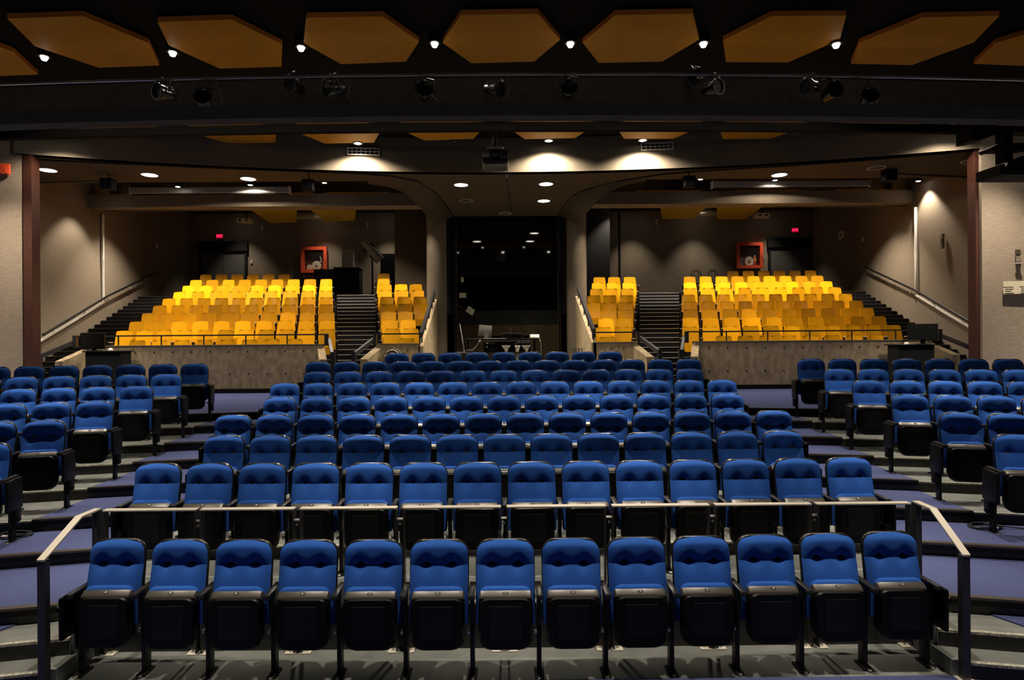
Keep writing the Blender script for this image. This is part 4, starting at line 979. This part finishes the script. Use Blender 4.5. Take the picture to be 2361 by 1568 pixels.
# ================================================================== LECTERNS WITH SCREENS
def lectern(px0, px1, pyt, nm, turned):
    Y = 14.55; A = P(px0, pyt, Y); B = P(px1, pyt, Y); c = (A.x+B.x)/2; w = B.x-A.x; zt = A.z
    t = thing('lectern', 'black lectern desk standing before the parapet under the %s screen' % nm, 'lectern', (c, Y+.25, 1.32))
    MB().cbox((c, Y+.25, (1.34+zt)/2), (w*.92, .42, zt-1.34), .012).build('body', 'black_matte', t)
    MB().cbox((c, Y+.25, zt+.012), (w*1.02, .52, .03), .008).build('top', 'black_metal', t)
    for s in (-1, 1): MB().box((c+s*w*.42, Y+.25, 1.335), (.06, .4, .03)).build('foot', 'black_metal', t)
    return c, Y+.25, zt+.027
c, y, z = lectern(190, 279, 812, 'flat', False)
A = P(186, 768, 14.75); B = P(242, 805, 14.75)
t = thing('monitor', 'black flat monitor facing the stage on the lectern', 'monitor', ((A.x+B.x)/2, y, z))
MB().cbox(((A.x+B.x)/2, 14.75, (A.z+B.z)/2), (B.x-A.x, .06, A.z-B.z), .01).build('bezel', 'black_plastic', t)
MB().box(((A.x+B.x)/2, 14.718, (A.z+B.z)/2+.01), (B.x-A.x-.05, .006, A.z-B.z-.07)).build('screen', 'screen_black', t)
MB().box(((A.x+B.x)/2, 14.715, B.z+.025), (.06, .004, .008)).build('maker_mark', 'nosing', t)
MB().cbox(((A.x+B.x)/2, 14.8, (z+B.z)/2+.02), (.09, .05, B.z-z+.06), .006).build('stand_neck', 'black_plastic', t)
MB().cbox(((A.x+B.x)/2, 14.8, z+.008), (.26, .18, .014), .006).build('stand_base', 'black_plastic', t)
q = P(258, 812, 14.75)
tag(MB().lathe([(.055, 0), (.055, .02), (.045, .045), (.025, .062), (0, .066)], (q.x, 14.7, z), 16).build('white_dome', 'white_plastic', None, True), 'small white dome standing on the lectern beside the flat screen', 'dome')
c, y, z = lectern(2070, 2161, 797, 'turned', True)
p = P(2127, 770, 14.8)
t = thing('monitor', 'black flat monitor turned sideways on the lectern', 'monitor', (p.x, y, z), rz=-.75)
lbuild(t, MB().cbox((0, 0, .30), (.62, .05, .40), .01, Matrix.Rotation(-.12, 3, 'X')), 'bezel', 'black_plastic')
lbuild(t, MB().box((0, -.03, .30), (.56, .006, .34), M=Matrix.Rotation(-.12, 3, 'X')), 'screen', 'screen_black')
lbuild(t, MB().cbox((0, .05, .10), (.1, .05, .2), .006), 'stand_neck', 'black_plastic'); lbuild(t, MB().cbox((0, .03, .008), (.26, .18, .014), .006), 'stand_base', 'black_plastic')
q = P(2087, 795, 14.75)
tag(MB().lathe([(.06, 0), (.06, .02), (.05, .04), (.03, .055), (0, .058)], (q.x, 14.7, z), 16).build('white_dome', 'white_plastic', None, True), 'small white dome standing on the lectern beside the turned screen', 'dome')

# ================================================================== SOUND DESK
YD = 14.0
def X(px, Y=YD): return P(px, 790, Y).x
def Z(py, Y=YD): return P(1160, py, Y).z
zt = Z(811)
t = thing('sound_table', 'black folding table carrying the sound desk equipment', 'table', ((X(1050)+X(1240))/2, YD, 1.32))
MB().cbox(((X(1050)+X(1240))/2, YD, zt-.015), (X(1240)-X(1050), .75, .03), .01).build('table_top', 'black_metal', t)
MB().box(((X(1052)+X(1113))/2, YD-.38, zt-.012), (X(1113)-X(1072), .012, .022)).build('edge_trim', 'silver', t)
for x in (X(1055), X(1235)):
    for y in (YD-.3, YD+.3): MB().tube([(x, y, zt-.02), (x, y, 1.33)], .018, 6).build('leg', 'black_metal', t)
zr = Z(786)
t = thing('equipment_rack', 'black rack case full of amplifiers and patch sockets on the sound table', 'rack', ((X(1116)+X(1222))/2, YD, zt))
MB().cbox(((X(1116)+X(1222))/2, YD+.02, (zt+zr)/2), (X(1222)-X(1116), .5, zr-zt), .01).build('case', 'black_metal', t)
for px, py, w, h, m_ in ((1124, 791, .05, .035, 'white_plastic'), (1131, 791, .06, .012, 'grey_metal'), (1123.5, 799, .03, .04, 'white_plastic'), (1138, 791, .03, .02, 'grey_metal'), (1133, 805, .12, .012, 'grey_metal'), (1195, 790, .1, .03, 'grey_metal'), (1187, 793, .03, .02, 'alarm_red')):
    MB().box((X(px), YD-.236, Z(py)), (w, .012, h)).build('socket_panel', m_, t)
lg = link('maker_lettering', text_mesh('YAMAHA', .035, 'white_plastic', Matrix.Rotation(pi/2, 4, 'X')), t); lg.location = (X(1213)-t.location.x, -.236, Z(790)-zt)
MB().lathe([(.012, 0), (.016, 0), (.016, .004), (.012, .004)], (X(1204), YD-.232, Z(790)), 12, Matrix.Rotation(pi/2, 3, 'X')).build('maker_emblem', 'white_plastic', t)
zsf = Z(781)
t = thing('mixer_shelf', 'black shelf board above the rack carrying the mixing desk', 'shelf', ((X(1075)+X(1238))/2, YD+.1, zr))
MB().cbox(((X(1073)+X(1240))/2, YD+.1, zsf-.012), (X(1240)-X(1073), .5, .03), .008).build('board', 'black_metal', t)
MB().cbox(((X(1121)+X(1168))/2, YD-.16, zsf), (X(1168)-X(1121), .03, .022), .005).build('edge_bar', 'silver', t)
for x in (X(1080), X(1232)): MB().box((x, YD+.1, (zt+zsf)/2-.01), (.03, .4, zsf-zt-.03)).build('support', 'black_metal', t)
t = thing('mixing_desk', 'black mixing console with knobs and faders seen from the back', 'mixer', ((X(1158)+X(1204))/2, YD+.1, zsf))
MB().cbox(((X(1158)+X(1204))/2, YD+.12, zsf+.06), (X(1204)-X(1158), .35, .115), .01).build('body', 'black_plastic', t)
for i in range(10):
    for j in range(2): MB().lathe([(0, 0), (.008, 0), (.007, .012), (0, .012)], (X(1160+i*4.6), YD-.058, zsf+.04+.04*j), 8, Matrix.Rotation(pi/2, 3, 'X')).build('socket', 'grey_metal', t)
MB().box(((X(1158)+X(1204))/2, YD+.1, zsf+.125), (X(1204)-X(1158), .2, .014)).build('rear_ledge', 'grey_metal', t)
for i, (a, b) in enumerate(((1134, 1156), (1207, 1222))):
    tag(MB().cbox(((X(a)+X(b))/2, YD+.15, zsf+.045), (X(b)-X(a), .3, .085), .01).build('effects_unit', 'black_plastic'), 'black effects unit on the shelf %s the mixing console' % ('between the silver computer and' if i == 0 else 'between the white keypad and'), 'audio unit')
# computer
xa, xb = X(1101), X(1132); zc0, zc1 = zsf+.03, Z(751)
t = thing('desktop_computer', 'silver all-in-one desktop computer seen from the back on the sound desk', 'computer', ((xa+xb)/2, YD+.15, zsf))
Mt = Matrix.Rotation(-.25, 3, 'X') @ Matrix.Rotation(.10, 3, 'Y')
MB().cbox(((xa+xb)/2+.02, YD+.12, (zc0+zc1)/2+.02), (.30, .035, zc1-zc0), .012, Mt).build('panel', 'computer_shell', t, True)
MB().cbox(((xa+xb)/2+.05, YD+.05, zsf+.07), (.09, .03, .13), .006, Mt).build('stand', 'computer_shell', t)
MB().cbox(((xa+xb)/2+.06, YD+.08, zsf+.008), (.16, .18, .012), .005).build('base', 'silver', t)
MB().cbox(((xa+xb)/2+.03, YD+.075, zsf+.10), (.09, .004, .05), .001, Mt).build('port_recess', 'grey_metal', t)
p = Vector(((X(1222)+X(1244))/2, YD+.05, zsf+.045))
t = thing('white_keypad', 'white sloping control keypad at the end of the sound desk', 'keypad', p)
Mk = Matrix.Rotation(.5, 3, 'X')
MB().cbox(p, (X(1244)-X(1222), .16, .035), .008, Mk).build('housing', 'white_plastic', t)
for i in range(6):
    for j in range(3): MB().cbox(p+Mk @ Vector((-.085+.034*i, -.045+.045*j, .02)), (.022, .028, .01), .002, Mk).build('key', 'white_trim', t)
tag(MB().tube([p+Vector((.10, 0, -.02)), (X(1246), YD-.05, zsf-.06), (X(1247), YD-.1, zt+.02), (X(1244), YD-.3, 1.5)], .006, 6).build('keypad_cable', 'cable_white'), 'white cable hanging down from the white keypad', 'cable')
t = thing('gooseneck_microphone', 'gooseneck desk microphone with pale windshield on the sound table', 'microphone', (X(1093), YD-.2, zt))
MB().cbox((X(1084), YD-.2, zt+.035), (.16, .12, .05), .01).build('base', 'grey_metal', t)
MB().tube([(X(1091), YD-.2, zt+.05), (X(1099), YD-.2, zt+.13), (X(1106), YD-.2, Z(787))], .008, 6).build('gooseneck', 'silver', t)
MB().lathe([(0, -.03), (.018, -.025), (.027, 0), (.018, .022), (0, .028)], (X(1107), YD-.2, Z(786)), 14).build('windshield', 'white_plastic', t, True)
tag(MB().tube([(X(1072), YD-.25, zt), (X(1064), YD+.1, Z(770)), (X(1058), YD+.3, Z(745))], .009, 6).build('thin_stick', 'steel'), 'thin pale metal rod leaning beside the sound table', 'rod')
for g0, (xa, xb, xe, ye, n) in enumerate(((1157, 1176, 1167, 812, 9), (1187, 1199, 1192, 832, 11), (1202, 1221, 1213, 812, 9))):
    for i in range(n):
        x0 = X(xa+(xb-xa)*i/(n-1)); x1 = X(xe)+(i-n/2)*.006
        zz = Z(796); ze = Z(ye)-.12
        o = MB().tube([(x0, YD-.235, zz), (x0*.75+x1*.25, YD-.275, zz-.03), (x1, YD-.29-.004*i, zz-.12), (x1+.01, YD-.29-.004*i, ze)], .0065, 5).build('audio_cable', 'cable_white')
        tag(o, 'white audio cable in the %s bundle hanging from the rack' % ('wide bundle nearest the silver computer', 'long middle', 'bundle under the maker lettering')[g0].replace('bundle bundle', 'bundle'), 'cable', 'audio cables, bundle %d' % (g0+1))
for px, py in ((1079, 815),):
    pass
t = thing('desk_lamp', 'small black gooseneck lamp on the mixing console', 'lamp', (X(1178), YD+.1, zsf+.13))
MB().tube([(X(1178), YD+.1, zsf+.125), (X(1178), YD+.1, Z(757)), (X(1179), YD+.05, Z(755))], .007, 6).build('neck', 'steel', t)
MB().cbox((X(1179), YD+.04, Z(755)), (.03, .06, .025), .006).build('head', 'black_plastic', t)
for px, py, w, h, r, nm in ((1066, 645, .10, .18, 0, 'upright'), (1067, 681, .24, .17, 0, 'wide'), (1081, 714, .14, .22, .45, 'tilted, left of a pair,'), (1088, 719, .14, .22, .45, 'tilted, right of a pair,')):
    p = P(px, py, YG-.12)
    tag(MB().box(p, (w, .008, h), M=Matrix.Rotation(r, 3, 'Y')).build('paper_note', 'paper'), '%s paper note stuck on the control booth window' % nm.replace(', left of a pair,', ' lower').replace(', right of a pair,', ' second'), 'paper')
p = P(1075, 716, YG-.08); tag(MB().box(p, (1.0, .06, .03), M=Matrix.Rotation(.55, 3, 'Y')).build('wooden_batten', 'redwood'), 'thin sloping wooden batten across the booth corner', 'batten')
# folding stand by the channel
p = P(1325, 815, 14.2)
t = thing('folding_stand', 'bundle of folded metal stands leaning beside the sound channel', 'stands', (p.x, p.y, 1.32))
for k in range(4): MB().tube([(p.x-.12+.07*k, 14.2, 1.33), (p.x-.02+.07*k, 14.35, P(1330, 804, 14.3).z), (p.x+.05+.07*k, 14.35, P(1330, 804, 14.3).z)], .012, 6).build('tube', 'nosing', t)
# light coloured cushion arch on the small parapet
p = P(905, 818, 15.05)
t = thing('arched_case', 'beige rounded case leaning on the short parapet beside the follow spotlight stairs', 'case', (p.x, 15.05, 1.33))
zt_ = P(905, 802, 15.05).z
pts = [(p.x+.22*math.cos(a*pi/10), zt_-.22+.22*math.sin(a*pi/10)) for a in range(11)]+[(p.x-.24, 1.33), (p.x+.24, 1.33)]
MB().loft([[(x, 15.0, z) for x, z in pts], [(x, 15.17, z) for x, z in pts]]).build('case_body', 'plaster', t, True, .5)
MB().tube([(p.x+.17*math.cos(a*pi/10), 14.99, zt_-.22+.17*math.sin(a*pi/10)) for a in range(11)], .018, 6).build('raised_rim', 'cream', t)
# floor cables
for s, (cx, cy), nm in ((-1, (35, 1235), 'red alarm strobe'), (1, (2270, 1216), 'paper notice')):
    c = PZ(cx, cy, zf(3)+.016)
    pts = []
    for k in range(60):
        a = k*.42; r = .16+.02*math.sin(k*.7)+.01*math.cos(k*1.3); pts.append((c.x+r*math.cos(a), c.y+.10*math.sin(a)*(1+.1*math.sin(k)), c.z+.004+.0004*k))
    pts += [(c.x+s*.35, c.y-.06, c.z+.006), (c.x+s*.7, c.y-.25, c.z+.006)]
    t = thing('cable_coil', 'coiled dark cable lying on the purple carpet towards the ' + nm, 'cable', c)
    MB().tube(pts, .007, 5).build('coil', 'cable_black', t, True)
    MB().cbox((c.x+s*.03, c.y-.11, c.z+.022), (.06, .03, .025), .005).build('plug', 'white_plastic', t)
